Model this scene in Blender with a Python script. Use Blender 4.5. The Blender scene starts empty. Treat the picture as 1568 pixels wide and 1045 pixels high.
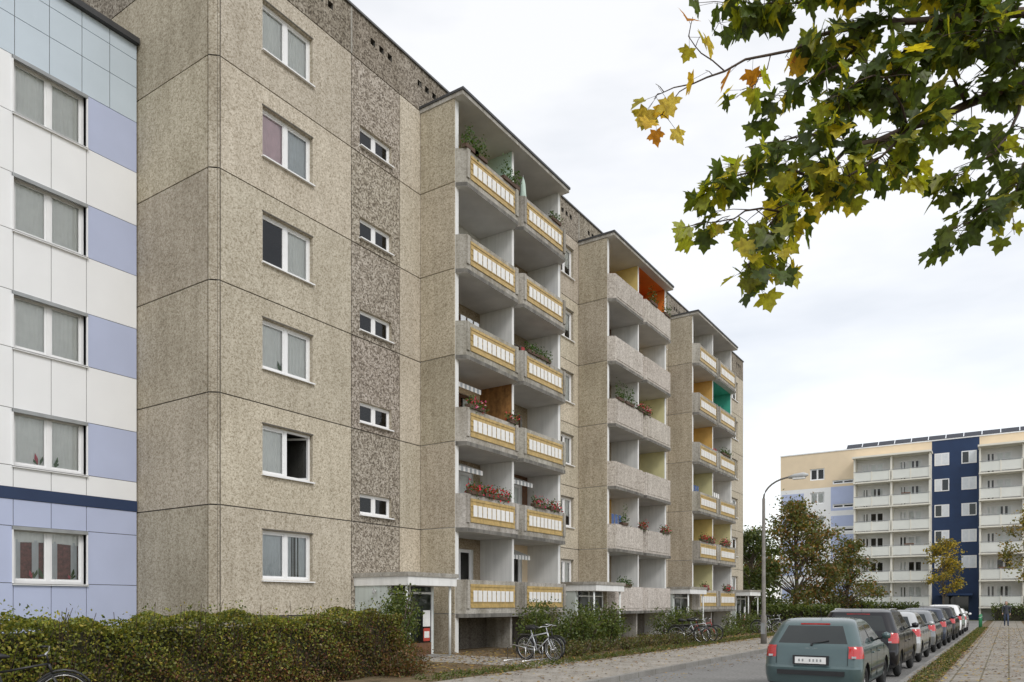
import bpy, math, random
import numpy as np
from mathutils import Vector, Matrix
random.seed(7); np.random.seed(7)
S_, C_ = math.sin(math.radians(33.49)), math.cos(math.radians(33.49))
scene = bpy.context.scene
scene.view_settings.view_transform='Standard'; scene.view_settings.look='None'; scene.view_settings.exposure=0

# ------------------------------------------------------------------ materials
MATS={}
def newmat(name):
    m=bpy.data.materials.new(name); m.use_nodes=True
    MATS[name]=m
    nt=m.node_tree; b=nt.nodes['Principled BSDF']
    return m,nt,b
def N(nt,t,**kw):
    n=nt.nodes.new(t)
    for k,v in kw.items():
        if k in n.inputs: n.inputs[k].default_value=v
        else: setattr(n,k,v)
    return n
def c4(c): return (c[0],c[1],c[2],1)
def plain(name,col,rough=.6,var=.12,scale=3.0,bump=0.0,metal=0,coat=0,spec=.5,streak=0):
    m,nt,b=newmat(name)
    tc=N(nt,'ShaderNodeTexCoord'); no=N(nt,'ShaderNodeTexNoise'); no.inputs['Scale'].default_value=scale; no.inputs['Detail'].default_value=4
    nt.links.new(tc.outputs['Object'],no.inputs['Vector'])
    cr=N(nt,'ShaderNodeValToRGB'); cr.color_ramp.elements[0].position=.3; cr.color_ramp.elements[1].position=.7
    cr.color_ramp.elements[0].color=c4([x*(1-var) for x in col]); cr.color_ramp.elements[1].color=c4([min(1,x*(1+var)) for x in col])
    nt.links.new(no.outputs['Fac'],cr.inputs['Fac'])
    out=cr.outputs['Color']
    if streak:
        mp=N(nt,'ShaderNodeMapping'); mp.inputs['Scale'].default_value=(6,6,.35)
        nt.links.new(tc.outputs['Object'],mp.inputs['Vector'])
        n2=N(nt,'ShaderNodeTexNoise'); n2.inputs['Scale'].default_value=1.2; n2.inputs['Detail'].default_value=4
        nt.links.new(mp.outputs['Vector'],n2.inputs['Vector'])
        r2=N(nt,'ShaderNodeValToRGB'); r2.color_ramp.elements[0].position=.35; r2.color_ramp.elements[1].position=.6
        r2.color_ramp.elements[0].color=(1-streak,)*3+(1,); r2.color_ramp.elements[1].color=(1,1,1,1)
        nt.links.new(n2.outputs['Fac'],r2.inputs['Fac'])
        mx=N(nt,'ShaderNodeMixRGB',blend_type='MULTIPLY'); mx.inputs[0].default_value=1
        nt.links.new(out,mx.inputs[1]); nt.links.new(r2.outputs['Color'],mx.inputs[2]); out=mx.outputs[0]
    nt.links.new(out,b.inputs['Base Color'])
    b.inputs['Roughness'].default_value=rough; b.inputs['Metallic'].default_value=metal
    b.inputs['Coat Weight'].default_value=coat; b.inputs['Coat Roughness'].default_value=.05
    b.inputs['Specular IOR Level'].default_value=spec
    if bump:
        bp=N(nt,'ShaderNodeBump'); bp.inputs['Strength'].default_value=bump; bp.inputs['Distance'].default_value=.02
        n3=N(nt,'ShaderNodeTexNoise'); n3.inputs['Scale'].default_value=scale*12
        nt.links.new(tc.outputs['Object'],n3.inputs['Vector']); nt.links.new(n3.outputs['Fac'],bp.inputs['Height']); nt.links.new(bp.outputs['Normal'],b.inputs['Normal'])
    return m
def pebble(name,dark,mid,light,scale=22,contrast=1.0,stain=.25):
    """exposed-aggregate concrete"""
    m,nt,b=newmat(name)
    tc=N(nt,'ShaderNodeTexCoord')
    v=N(nt,'ShaderNodeTexVoronoi'); v.inputs['Scale'].default_value=scale
    nt.links.new(tc.outputs['Object'],v.inputs['Vector'])
    sep=N(nt,'ShaderNodeSeparateColor'); nt.links.new(v.outputs['Color'],sep.inputs['Color'])
    n1=N(nt,'ShaderNodeTexNoise'); n1.inputs['Scale'].default_value=scale*.4; n1.inputs['Detail'].default_value=5; n1.inputs['Roughness'].default_value=.7
    nt.links.new(tc.outputs['Object'],n1.inputs['Vector'])
    mm=N(nt,'ShaderNodeMath',operation='MULTIPLY_ADD'); mm.inputs[1].default_value=.55*contrast
    sub=N(nt,'ShaderNodeMath',operation='SUBTRACT'); sub.inputs[1].default_value=.5
    nt.links.new(sep.outputs[0],sub.inputs[0]); nt.links.new(sub.outputs[0],mm.inputs[0]); nt.links.new(n1.outputs['Fac'],mm.inputs[2])
    cr=N(nt,'ShaderNodeValToRGB'); e=cr.color_ramp.elements
    e[0].position=.2; e[0].color=c4(dark); e[1].position=.8; e[1].color=c4(light)
    em=e.new(.47); em.color=c4(mid)
    nt.links.new(mm.outputs[0],cr.inputs['Fac'])
    n2=N(nt,'ShaderNodeTexNoise'); n2.inputs['Scale'].default_value=.55; n2.inputs['Detail'].default_value=5
    nt.links.new(tc.outputs['Object'],n2.inputs['Vector'])
    mp=N(nt,'ShaderNodeMapping'); mp.inputs['Scale'].default_value=(3,3,.3); nt.links.new(tc.outputs['Object'],mp.inputs['Vector'])
    n3=N(nt,'ShaderNodeTexNoise'); n3.inputs['Scale'].default_value=1.3; n3.inputs['Detail'].default_value=4
    nt.links.new(mp.outputs['Vector'],n3.inputs['Vector'])
    ad=N(nt,'ShaderNodeMath',operation='ADD'); nt.links.new(n2.outputs['Fac'],ad.inputs[0]); nt.links.new(n3.outputs['Fac'],ad.inputs[1])
    r2=N(nt,'ShaderNodeValToRGB'); r2.color_ramp.elements[0].position=.38; r2.color_ramp.elements[1].position=.60
    hv=N(nt,'ShaderNodeMath',operation='MULTIPLY'); hv.inputs[1].default_value=.5; nt.links.new(ad.outputs[0],hv.inputs[0]); nt.links.new(hv.outputs[0],r2.inputs['Fac'])
    r2.color_ramp.elements[0].color=(1-stain,1-stain*1.05,1-stain*1.15,1); r2.color_ramp.elements[1].color=(1.0,1,1,1)
    mx=N(nt,'ShaderNodeMixRGB',blend_type='MULTIPLY'); mx.inputs[0].default_value=1
    nt.links.new(cr.outputs['Color'],mx.inputs[1]); nt.links.new(r2.outputs['Color'],mx.inputs[2])
    at=N(nt,'ShaderNodeAttribute'); at.attribute_name='tint'
    mx2=N(nt,'ShaderNodeMixRGB',blend_type='MULTIPLY'); mx2.inputs[0].default_value=1
    nt.links.new(mx.outputs[0],mx2.inputs[1]); nt.links.new(at.outputs['Color'],mx2.inputs[2])
    nt.links.new(mx2.outputs[0],b.inputs['Base Color']); b.inputs['Roughness'].default_value=.9; b.inputs['Specular IOR Level'].default_value=.2
    return m
pebble('aggregate_light',(.32,.275,.205),(.555,.495,.40),(.73,.675,.575),scale=34,contrast=.8,stain=.17)
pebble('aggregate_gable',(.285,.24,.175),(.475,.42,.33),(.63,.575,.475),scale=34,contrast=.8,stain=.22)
pebble('aggregate_dark',(.15,.125,.10),(.33,.29,.235),(.58,.53,.46),scale=24,contrast=1.15,stain=.15)
pebble('aggregate_attic',(.12,.10,.08),(.27,.235,.19),(.45,.41,.35),scale=24,contrast=1.1,stain=.3)
pebble('aggregate_grey',(.24,.21,.175),(.41,.37,.315),(.56,.52,.46),scale=30,contrast=.8,stain=.3)
pebble('balcony_concrete',(.29,.275,.245),(.44,.42,.38),(.56,.54,.50),scale=26,contrast=.5,stain=.42)
pebble('balcony_pink',(.35,.31,.275),(.54,.495,.45),(.70,.66,.61),scale=26,contrast=.9,stain=.2)
plain('joint_dark',(.12,.11,.095),.9)
plain('slab_edge',(.19,.18,.16),.9,.35,2.0,streak=.4)
plain('white_paint',(.82,.82,.80),.6,.05,1.5,streak=.10)
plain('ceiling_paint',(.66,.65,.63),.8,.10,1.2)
plain('partition_green',(.55,.72,.62),.7,.05)
plain('partition_yellow',(.78,.60,.22),.7,.06)
plain('partition_paleyellow',(.80,.75,.42),.7,.06)
plain('partition_orange',(.78,.22,.03),.7,.06)
plain('partition_ochre',(.75,.46,.14),.7,.06)
plain('partition_teal',(.08,.48,.36),.7,.06)
plain('partition_wood',(.36,.18,.06),.6,.3,8,streak=.3)
plain('board_yellow',(.50,.35,.13),.5,.18,8,streak=.18)
plain('board_white',(.84,.83,.80),.5,.04,6,streak=.08)
plain('metal_dark',(.05,.05,.052),.5)
plain('metal_cap',(.12,.12,.12),.45)
plain('metal_grey',(.34,.35,.35),.4,.1,4,metal=.4)
plain('chrome',(.6,.6,.6),.25,.05,4,metal=.9)
plain('pvc_white',(.86,.86,.86),.35,.03,3)
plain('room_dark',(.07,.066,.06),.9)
plain('curtain_white',(.94,.94,.92),.9,.04,4)
plain('curtain_pink',(.88,.68,.73),.9,.06,4)
plain('curtain_grey',(.74,.77,.80),.9,.06,4)
plain('curtain_red',(.22,.07,.06),.9,.4,14)
plain('cloth_blue',(.10,.16,.35),.9,.2,6)
plain('cloth_red',(.40,.06,.06),.9,.2,6)
plain('brown_wood',(.15,.075,.04),.6,.3,8)
plain('door_white',(.72,.74,.72),.5)
plain('entrance_green',(.56,.61,.58),.6,.08,2,streak=.15)
plain('poster_red',(.50,.07,.05),.5)
plain('render_white',(.86,.865,.87),.7,.02,1.2)
plain('render_blue',(.48,.53,.71),.7,.03,1.2)
plain('render_navy',(.02,.04,.10),.6,.1,1.2)
plain('tile_paleblue',(.56,.64,.71),.35,.04,1.0)
plain('far_beige',(.80,.65,.46),.7,.04,1)
plain('far_white',(.82,.82,.82),.7,.03,1)
plain('far_blue',(.46,.52,.72),.7,.04,1)
plain('far_navy',(.012,.035,.10),.6,.1,1)
plain('far_cream',(.80,.77,.68),.7,.04,1)
plain('far_parapet',(.76,.77,.72),.7,.04,1)
plain('bark',(.12,.095,.07),.9,.35,14,bump=.8)
plain('twig',(.075,.05,.035),.8,.3,20)
plain('lamp_post',(.20,.185,.165),.8,.2,6)
plain('lamp_head',(.50,.51,.51),.4)
plain('tyre',(.02,.02,.02),.8)
plain('rim',(.40,.41,.42),.3,.05,3,metal=.7)
plain('black_plastic',(.02,.02,.022),.5)
plain('car_glass',(.02,.025,.025),.04,.1,2,spec=.6)
plain('tail_red',(.50,.015,.015),.15,.2,40,coat=1)
plain('head_clear',(.55,.56,.58),.1,.1,30,coat=1)
plain('plate_white',(.82,.82,.80),.4)
plain('plate_text',(.03,.03,.03),.4)
plain('paint_teal',(.07,.115,.118),.35,.05,2,metal=.2,coat=.8)
plain('paint_black',(.008,.008,.011),.3,.05,2,coat=.5,spec=.3)
plain('paint_silver',(.48,.49,.49),.3,.05,2,metal=.4,coat=.8)
plain('paint_grey',(.20,.21,.22),.3,.05,2,metal=.4,coat=.8)
plain('paint_darkblue',(.02,.03,.055),.3,.05,2,coat=.6)
plain('paint_white',(.80,.80,.80),.3,.03,2,coat=.8)
plain('bike_black',(.02,.02,.02),.35)
plain('bike_silver',(.62,.64,.67),.3,.05,3,metal=.3)
plain('bike_red',(.35,.03,.03),.35)
plain('skin',(.50,.32,.24),.6); plain('jacket',(.05,.055,.07),.8); plain('trousers',(.05,.07,.12),.8); plain('hair',(.06,.04,.025),.8); plain('shoe',(.03,.03,.03),.7)
plain('solar',(.02,.025,.04),.2)
plain('sign_white',(.78,.79,.78),.4); plain('sign_green',(.03,.22,.09),.4)
plain('parasol_green',(.55,.68,.60),.8)
plain('hedge_core',(.035,.032,.018),1,.4,9)
plain('planter_brown',(.10,.06,.04),.8)
plain('plant_green',(.07,.13,.04),.8,.4,30)
plain('geranium',(.6,.08,.12),.8,.4,30)
m,nt,b=newmat('glass')
for n in list(nt.nodes):
    if n.type!='OUTPUT_MATERIAL': nt.nodes.remove(n)
o=[n for n in nt.nodes][0]
tr=N(nt,'ShaderNodeBsdfTransparent'); tr.inputs[0].default_value=(.93,.95,.94,1)
gl=N(nt,'ShaderNodeBsdfGlossy'); gl.inputs['Roughness'].default_value=.02
fr=N(nt,'ShaderNodeFresnel'); fr.inputs[0].default_value=1.6
mx=N(nt,'ShaderNodeMixShader'); nt.links.new(fr.outputs[0],mx.inputs[0]); nt.links.new(tr.outputs[0],mx.inputs[1]); nt.links.new(gl.outputs[0],mx.inputs[2]); nt.links.new(mx.outputs[0],o.inputs[0])
def leafmat(name,trans=.35):
    m,nt,b=newmat(name)
    for n in list(nt.nodes):
        if n.type!='OUTPUT_MATERIAL': nt.nodes.remove(n)
    o=[n for n in nt.nodes][0]
    at=N(nt,'ShaderNodeAttribute'); at.attribute_name='Col'
    tc=N(nt,'ShaderNodeTexCoord'); no=N(nt,'ShaderNodeTexNoise'); no.inputs['Scale'].default_value=30; nt.links.new(tc.outputs['Object'],no.inputs['Vector'])
    cr=N(nt,'ShaderNodeValToRGB'); cr.color_ramp.elements[0].position=.35; cr.color_ramp.elements[0].color=(.7,.65,.55,1); cr.color_ramp.elements[1].position=.65; cr.color_ramp.elements[1].color=(1.2,1.2,1.15,1)
    nt.links.new(no.outputs['Fac'],cr.inputs['Fac'])
    mu=N(nt,'ShaderNodeMixRGB',blend_type='MULTIPLY'); mu.inputs[0].default_value=1; nt.links.new(at.outputs['Color'],mu.inputs[1]); nt.links.new(cr.outputs['Color'],mu.inputs[2])
    di=N(nt,'ShaderNodeBsdfDiffuse'); tl=N(nt,'ShaderNodeBsdfTranslucent'); gs=N(nt,'ShaderNodeBsdfGlossy'); gs.inputs['Roughness'].default_value=.45; gs.inputs['Color'].default_value=(.5,.5,.5,1)
    nt.links.new(mu.outputs[0],di.inputs[0])
    g=N(nt,'ShaderNodeMixRGB',blend_type='MULTIPLY'); g.inputs[0].default_value=1; g.inputs[2].default_value=(1.7,1.6,.6,1); nt.links.new(mu.outputs[0],g.inputs[1]); nt.links.new(g.outputs[0],tl.inputs[0])
    mx=N(nt,'ShaderNodeMixShader'); mx.inputs[0].default_value=trans; nt.links.new(di.outputs[0],mx.inputs[1]); nt.links.new(tl.outputs[0],mx.inputs[2])
    m2=N(nt,'ShaderNodeMixShader'); m2.inputs[0].default_value=.05; nt.links.new(mx.outputs[0],m2.inputs[1]); nt.links.new(gs.outputs[0],m2.inputs[2])
    nt.links.new(m2.outputs[0],o.inputs[0])
leafmat('leaf',.3); leafmat('leaf_maple',.5); leafmat('litter',.0)

def groundmat(name,cols,scale,rough=.95,brick=None,bump=.5,detail=6):
    m,nt,b=newmat(name)
    tc=N(nt,'ShaderNodeTexCoord'); no=N(nt,'ShaderNodeTexNoise'); no.inputs['Scale'].default_value=scale; no.inputs['Detail'].default_value=detail; no.inputs['Roughness'].default_value=.7
    nt.links.new(tc.outputs['Object'],no.inputs['Vector'])
    cr=N(nt,'ShaderNodeValToRGB'); e=cr.color_ramp.elements
    e[0].position=.3; e[0].color=c4(cols[0]); e[1].position=.7; e[1].color=c4(cols[-1])
    for i,c in enumerate(cols[1:-1]):
        x=e.new(.3+.4*(i+1)/(len(cols)-1)); x.color=c4(c)
    nt.links.new(no.outputs['Fac'],cr.inputs['Fac']); out=cr.outputs['Color']
    n2=N(nt,'ShaderNodeTexNoise'); n2.inputs['Scale'].default_value=scale*30; nt.links.new(tc.outputs['Object'],n2.inputs['Vector'])
    r2=N(nt,'ShaderNodeValToRGB'); r2.color_ramp.elements[0].position=.3; r2.color_ramp.elements[0].color=(.75,.75,.75,1); r2.color_ramp.elements[1].position=.7; r2.color_ramp.elements[1].color=(1.12,1.12,1.12,1)
    nt.links.new(n2.outputs['Fac'],r2.inputs['Fac'])
    mu=N(nt,'ShaderNodeMixRGB',blend_type='MULTIPLY'); mu.inputs[0].default_value=1; nt.links.new(out,mu.inputs[1]); nt.links.new(r2.outputs['Color'],mu.inputs[2]); out=mu.outputs[0]
    hsrc=n2.outputs['Fac']
    if brick:
        br=N(nt,'ShaderNodeTexBrick'); br.offset=brick[3]; br.inputs['Scale'].default_value=1; br.inputs['Brick Width'].default_value=brick[0]; br.inputs['Row Height'].default_value=brick[1]; br.inputs['Mortar Size'].default_value=brick[2]
        br.inputs['Color1'].default_value=(1,1,1,1); br.inputs['Color2'].default_value=(.86,.85,.83,1); br.inputs['Mortar'].default_value=(.50,.48,.38,1); br.inputs['Mortar Smooth'].default_value=.4
        nt.links.new(tc.outputs['Object'],br.inputs['Vector'])
        m3=N(nt,'ShaderNodeMixRGB',blend_type='MULTIPLY'); m3.inputs[0].default_value=1; nt.links.new(out,m3.inputs[1]); nt.links.new(br.outputs['Color'],m3.inputs[2]); out=m3.outputs[0]
    nt.links.new(out,b.inputs['Base Color']); b.inputs['Roughness'].default_value=rough; b.inputs['Specular IOR Level'].default_value=.25
    bp=N(nt,'ShaderNodeBump'); bp.inputs['Strength'].default_value=bump; bp.inputs['Distance'].default_value=.02; nt.links.new(hsrc,bp.inputs['Height']); nt.links.new(bp.outputs['Normal'],b.inputs['Normal'])
groundmat('grass_ground',[(.035,.05,.015),(.07,.085,.03),(.10,.10,.045)],.8)
groundmat('soil_leaves',[(.05,.055,.02),(.15,.11,.065),(.21,.155,.09),(.08,.085,.035)],1.6)
groundmat('asphalt',[(.20,.195,.185),(.245,.24,.23),(.28,.27,.26)],.5,bump=.25)
groundmat('slabs',[(.25,.23,.19),(.33,.30,.26),(.39,.36,.315)],1.1,brick=(.5,.5,.022,0.0),bump=.2)
groundmat('slabs_walk',[(.31,.285,.25),(.40,.37,.33),(.47,.43,.38)],1.1,brick=(.35,.35,.012,.5),bump=.2)
groundmat('kerb_stone',[(.26,.25,.23),(.36,.35,.33)],2,brick=(.5,1.0,.015,0),bump=.2)

# ------------------------------------------------------------------ mesh builder
class MB:
    def __init__(s,M=None):
        s.v=[];s.f=[];s.m=[];s.t=[];s.slots=[];s.M=M or (lambda a,b,c:(a,b,c)); s.smooth=[]
    def slot(s,mat):
        if mat not in s.slots: s.slots.append(mat)
        return s.slots.index(mat)
    def poly(s,pts,mat,tint=1,smooth=False):
        i=len(s.v); s.v+= [s.M(*p) for p in pts]; s.t+=[tint]*len(pts)
        s.f.append(list(range(i,i+len(pts)))); s.m.append(s.slot(mat)); s.smooth.append(smooth)
    def box(s,a0,a1,b0,b1,c0,c1,mat,tint=1,skip=''):
        F={'b':[(a0,b0,c0),(a0,b1,c0),(a1,b1,c0),(a1,b0,c0)],'t':[(a0,b0,c1),(a1,b0,c1),(a1,b1,c1),(a0,b1,c1)],
           'l':[(a0,b0,c0),(a0,b0,c1),(a0,b1,c1),(a0,b1,c0)],'r':[(a1,b0,c0),(a1,b1,c0),(a1,b1,c1),(a1,b0,c1)],
           'n':[(a0,b0,c0),(a1,b0,c0),(a1,b0,c1),(a0,b0,c1)],'f':[(a0,b1,c0),(a0,b1,c1),(a1,b1,c1),(a1,b1,c0)]}
        for k,p in F.items():
            if k in skip: continue
            s.poly(p,mat if isinstance(mat,str) else mat.get(k,mat['*']),tint)
    def tube(s,pts,rs,mat,n=8,cap=True):
        pts=[Vector(p) for p in pts]
        if not hasattr(rs,'__len__'): rs=[rs]*len(pts)
        rings=[]
        for i,p in enumerate(pts):
            d=(pts[min(i+1,len(pts)-1)]-pts[max(i-1,0)]).normalized()
            up=Vector((0,0,1)) if abs(d.z)<.95 else Vector((1,0,0))
            a=d.cross(up).normalized(); b=d.cross(a)
            base=len(s.v)
            for j in range(n):
                an=2*math.pi*j/n; q=p+(a*math.cos(an)+b*math.sin(an))*rs[i]
                s.v.append(s.M(*q)); s.t.append(1)
            rings.append(base)
        k=s.slot(mat)
        for i in range(len(rings)-1):
            for j in range(n):
                s.f.append([rings[i]+j,rings[i]+(j+1)%n,rings[i+1]+(j+1)%n,rings[i+1]+j]); s.m.append(k); s.smooth.append(True)
        if cap:
            s.f.append([rings[0]+j for j in range(n)][::-1]); s.m.append(k); s.smooth.append(False)
            s.f.append([rings[-1]+j for j in range(n)]); s.m.append(k); s.smooth.append(False)
    def ring(s,c,ax,R,r,mat,n=28,k=6):
        ax=Vector(ax).normalized(); up=Vector((0,0,1)) if abs(ax.z)<.9 else Vector((1,0,0)); a=ax.cross(up).normalized(); b=ax.cross(a); c=Vector(c)
        base=len(s.v)
        for i in range(n):
            t=2*math.pi*i/n; d=a*math.cos(t)+b*math.sin(t)
            for j in range(k):
                q=2*math.pi*j/k; p=c+d*(R+r*math.cos(q))+ax*(r*math.sin(q)); s.v.append(s.M(*p)); s.t.append(1)
        sl=s.slot(mat)
        for i in range(n):
            for j in range(k):
                s.f.append([base+i*k+j,base+((i+1)%n)*k+j,base+((i+1)%n)*k+(j+1)%k,base+i*k+(j+1)%k]); s.m.append(sl); s.smooth.append(True)
    def build(s,name,parent=None):
        me=bpy.data.meshes.new(name); me.from_pydata(s.v,[],s.f)
        for x in s.slots: me.materials.append(MATS[x])
        me.polygons.foreach_set('material_index',s.m); me.polygons.foreach_set('use_smooth',s.smooth)
        at=me.attributes.new('tint','FLOAT_COLOR','POINT'); t=np.ones((len(s.v),4)); t[:,:3]=np.array([x if hasattr(x,'__len__') else (x,x,x) for x in s.t]); at.data.foreach_set('color',t.ravel())
        me.update(); o=bpy.data.objects.new(name,me); scene.collection.objects.link(o)
        if parent: o.parent=parent
        return o
def empty(name,loc=(0,0,0)):
    e=bpy.data.objects.new(name,None); e.location=loc; scene.collection.objects.link(e); return e

def panel(mb,u0,u1,z0,z1,w,ops,mat,tint=1,edge=.03,rd=.16,rm='white_paint',back=None):
    ops=[(max(a,u0),min(b,u1),max(c,z0),min(d,z1)) for a,b,c,d in ops if a<u1 and b>u0 and c<z1 and d>z0]
    us=sorted({u0,u1}|{o[0] for o in ops}|{o[1] for o in ops}); zs=sorted({z0,z1}|{o[2] for o in ops}|{o[3] for o in ops})
    for i in range(len(us)-1):
        for j in range(len(zs)-1):
            cu=(us[i]+us[i+1])/2; cz=(zs[j]+zs[j+1])/2
            if any(o[0]<cu<o[1] and o[2]<cz<o[3] for o in ops): continue
            mb.poly([(us[i],w,zs[j]),(us[i+1],w,zs[j]),(us[i+1],w,zs[j+1]),(us[i],w,zs[j+1])],mat,tint)
    e=w-edge
    mb.poly([(u0,w,z0),(u1,w,z0),(u1,e,z0),(u0,e,z0)],mat,tint); mb.poly([(u0,w,z1),(u1,w,z1),(u1,e,z1),(u0,e,z1)],mat,tint)
    mb.poly([(u0,w,z0),(u0,w,z1),(u0,e,z1),(u0,e,z0)],mat,tint); mb.poly([(u1,w,z0),(u1,w,z1),(u1,e,z1),(u1,e,z0)],mat,tint)
    for a,b,c,d in ops:
        r=w-rd
        mb.poly([(a,w,c),(b,w,c),(b,r,c),(a,r,c)],rm); mb.poly([(a,w,d),(b,w,d),(b,r,d),(a,r,d)],rm)
        mb.poly([(a,w,c),(a,w,d),(a,r,d),(a,r,c)],rm); mb.poly([(b,w,c),(b,w,d),(b,r,d),(b,r,c)],rm)
        if back: mb.poly([(a,r,c),(b,r,c),(b,r,d),(a,r,d)],back)
def curtain(mb,u0,u1,z0,z1,w,mat,amp=.011,pitch=.11):
    n=max(2,int((u1-u0)/pitch*2)); off=[w+amp*(1 if i%2 else -1)*random.uniform(.2,1) for i in range(n+1)]
    scal=random.uniform(0,.10)
    for i in range(n):
        a=u0+(u1-u0)*i/n; b=u0+(u1-u0)*(i+1)/n
        q=scal*math.sin(math.pi*(i+.5)/n)
        mb.poly([(a,off[i],z0+q),(b,off[i+1],z0+q),(b,off[i+1],z1),(a,off[i],z1)],mat)
def window(mb,u0,u1,z0,z1,w,kind='sheer',fr=.065,mull=(.5,),cur=None,depth=1.3,frame='pvc_white',sill=True,openpane=None,pots=0):
    t=.07
    mb.box(u0,u0+fr,w-t,w,z0,z1,frame); mb.box(u1-fr,u1,w-t,w,z0,z1,frame)
    mb.box(u0+fr,u1-fr,w-t,w,z0,z0+fr,frame); mb.box(u0+fr,u1-fr,w-t,w,z1-fr,z1,frame)
    xs=[u0+fr]
    for q in mull:
        c=u0+(u1-u0)*q; mb.box(c-.045,c+.045,w-t,w-.002,z0+fr,z1-fr,frame); xs+= [c-.045,c+.045]
    xs.append(u1-fr)
    for i in range(0,len(xs),2):
        a,b=xs[i],xs[i+1]; s=.045
        if openpane==i//2:
            L=(b-a); ang=math.radians(62); ex=b-L*math.cos(ang); ew=w-t-L*math.sin(ang)
            for (za,zb) in ((z0+fr,z0+fr+.06),(z1-fr-.06,z1-fr)):
                mb.poly([(b,w-t,za),(ex,ew,za),(ex,ew,zb),(b,w-t,zb)],frame)
            mb.tube([(ex,ew,z0+fr),(ex,ew,z1-fr)],.035,frame,4)
            mb.poly([(b,w-t,z0+fr+.06),(ex,ew,z0+fr+.06),(ex,ew,z1-fr-.06),(b,w-t,z1-fr-.06)],'glass'); continue
        mb.box(a,a+s,w-t+.01,w-.018,z0+fr,z1-fr,frame); mb.box(b-s,b,w-t+.01,w-.018,z0+fr,z1-fr,frame)
        mb.box(a+s,b-s,w-t+.01,w-.018,z0+fr,z0+fr+s,frame); mb.box(a+s,b-s,w-t+.01,w-.018,z1-fr-s,z1-fr,frame)
        mb.poly([(a+s,w-.04,z0+fr+s),(b-s,w-.04,z0+fr+s),(b-s,w-.04,z1-fr-s),(a+s,w-.04,z1-fr-s)],'glass')
    r0=w-t; r1=w-depth
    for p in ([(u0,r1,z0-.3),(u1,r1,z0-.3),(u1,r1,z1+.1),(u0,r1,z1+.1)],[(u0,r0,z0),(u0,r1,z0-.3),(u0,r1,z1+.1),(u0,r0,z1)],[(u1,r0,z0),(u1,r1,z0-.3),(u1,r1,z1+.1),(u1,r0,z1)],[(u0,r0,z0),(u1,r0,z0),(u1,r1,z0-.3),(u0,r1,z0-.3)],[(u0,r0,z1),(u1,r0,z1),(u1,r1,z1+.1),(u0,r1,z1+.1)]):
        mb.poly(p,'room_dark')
    cw=w-t-.02; cur=cur or 'curtain_white'
    W=u1-u0
    if kind=='sheer': curtain(mb,u0+.03,u1-.03,z0+.02,z1-.02,cw,cur)
    elif kind=='sides': 
        curtain(mb,u0+.03,u0+W*.3,z0+.02,z1-.02,cw,cur); curtain(mb,u1-W*.28,u1-.03,z0+.02,z1-.02,cw,cur)
    elif kind=='half': curtain(mb,u0+.03,u1-.03,z0+(z1-z0)*.38,z1-.02,cw,cur)
    elif kind=='left': curtain(mb,u0+.03,u0+W*.47,z0+.02,z1-.02,cw,cur)
    elif kind=='right': curtain(mb,u0+W*.53,u1-.03,z0+.02,z1-.02,cw,cur)
    elif kind=='lace':
        curtain(mb,u0+.03,u1-.03,z0+.02,z1-.02,cw-.04,cur); curtain(mb,u0+.03,u1-.03,z0+(z1-z0)*.72,z1-.02,cw,'curtain_white')
        for q in (.06,.30,.56,.84): curtain(mb,u0+W*q,u0+W*(q+.09),z0+.05,z1-.3,cw,'curtain_grey')
    elif kind=='blind': mb.box(u0+.03,u1-.03,cw,cw+.01,z0+(z1-z0)*random.uniform(.2,.6),z1-.02,cur)
    for i in range(pots):
        pu=random.uniform(u0+.2,u1-.2); zz=z0+fr+.045; pw=w-t-.005
        for q in range(5):
            a=random.uniform(-.09,.09); h=random.uniform(.12,.3)
            mb.poly([(pu+a*.3,pw,zz),(pu+a+.04,pw+.002*q,zz+h*.6),(pu+a*1.4,pw+.002*q,zz+h),(pu+a-.04,pw+.002*q,zz+h*.5)],'plant_green' if q<3 else random.choice(['plant_green','geranium']))
    if sill: mb.box(u0-.03,u1+.03,w,w+.2,z0-.05,z0-.015,'pvc_white')

def leafcloud(name,C,S,COL,mat='leaf',parent=None,flat=0,aspect=.62):
    C=np.asarray(C,float); n=len(C); S=np.broadcast_to(np.asarray(S,float),(n,))[:,None]
    nn=np.random.normal(size=(n,3)); nn[:,2]+=flat*2.5; nn/=np.linalg.norm(nn,axis=1)[:,None]
    r=np.random.normal(size=(n,3)); t=np.cross(nn,r); t/=np.linalg.norm(t,axis=1)[:,None]; b=np.cross(nn,t)
    h=S*.5; V=np.stack([C-t*h,C+b*h*aspect+nn*h*.15,C+t*h,C-b*h*aspect+nn*h*.15],1).reshape(-1,3)
    me=bpy.data.meshes.new(name); me.vertices.add(4*n); me.vertices.foreach_set('co',V.ravel())
    me.loops.add(4*n); me.loops.foreach_set('vertex_index',np.arange(4*n)); me.polygons.add(n); me.polygons.foreach_set('loop_start',np.arange(n)*4); me.polygons.foreach_set('loop_total',np.full(n,4))
    at=me.attributes.new('Col','FLOAT_COLOR','POINT'); cc=np.ones((n,4)); cc[:,:3]=COL; at.data.foreach_set('color',np.repeat(cc,4,axis=0).ravel())
    me.materials.append(MATS[mat]); me.update(calc_edges=True); me.validate()
    o=bpy.data.objects.new(name,me); scene.collection.objects.link(o)
    if parent: o.parent=parent
    return o
def pal(n,cols,wts=None,var=.3):
    cols=np.array(cols); i=np.random.choice(len(cols),n,p=wts); c=cols[i]*(1+np.random.uniform(-var,var,(n,1))); return np.clip(c,0,1)

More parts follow.
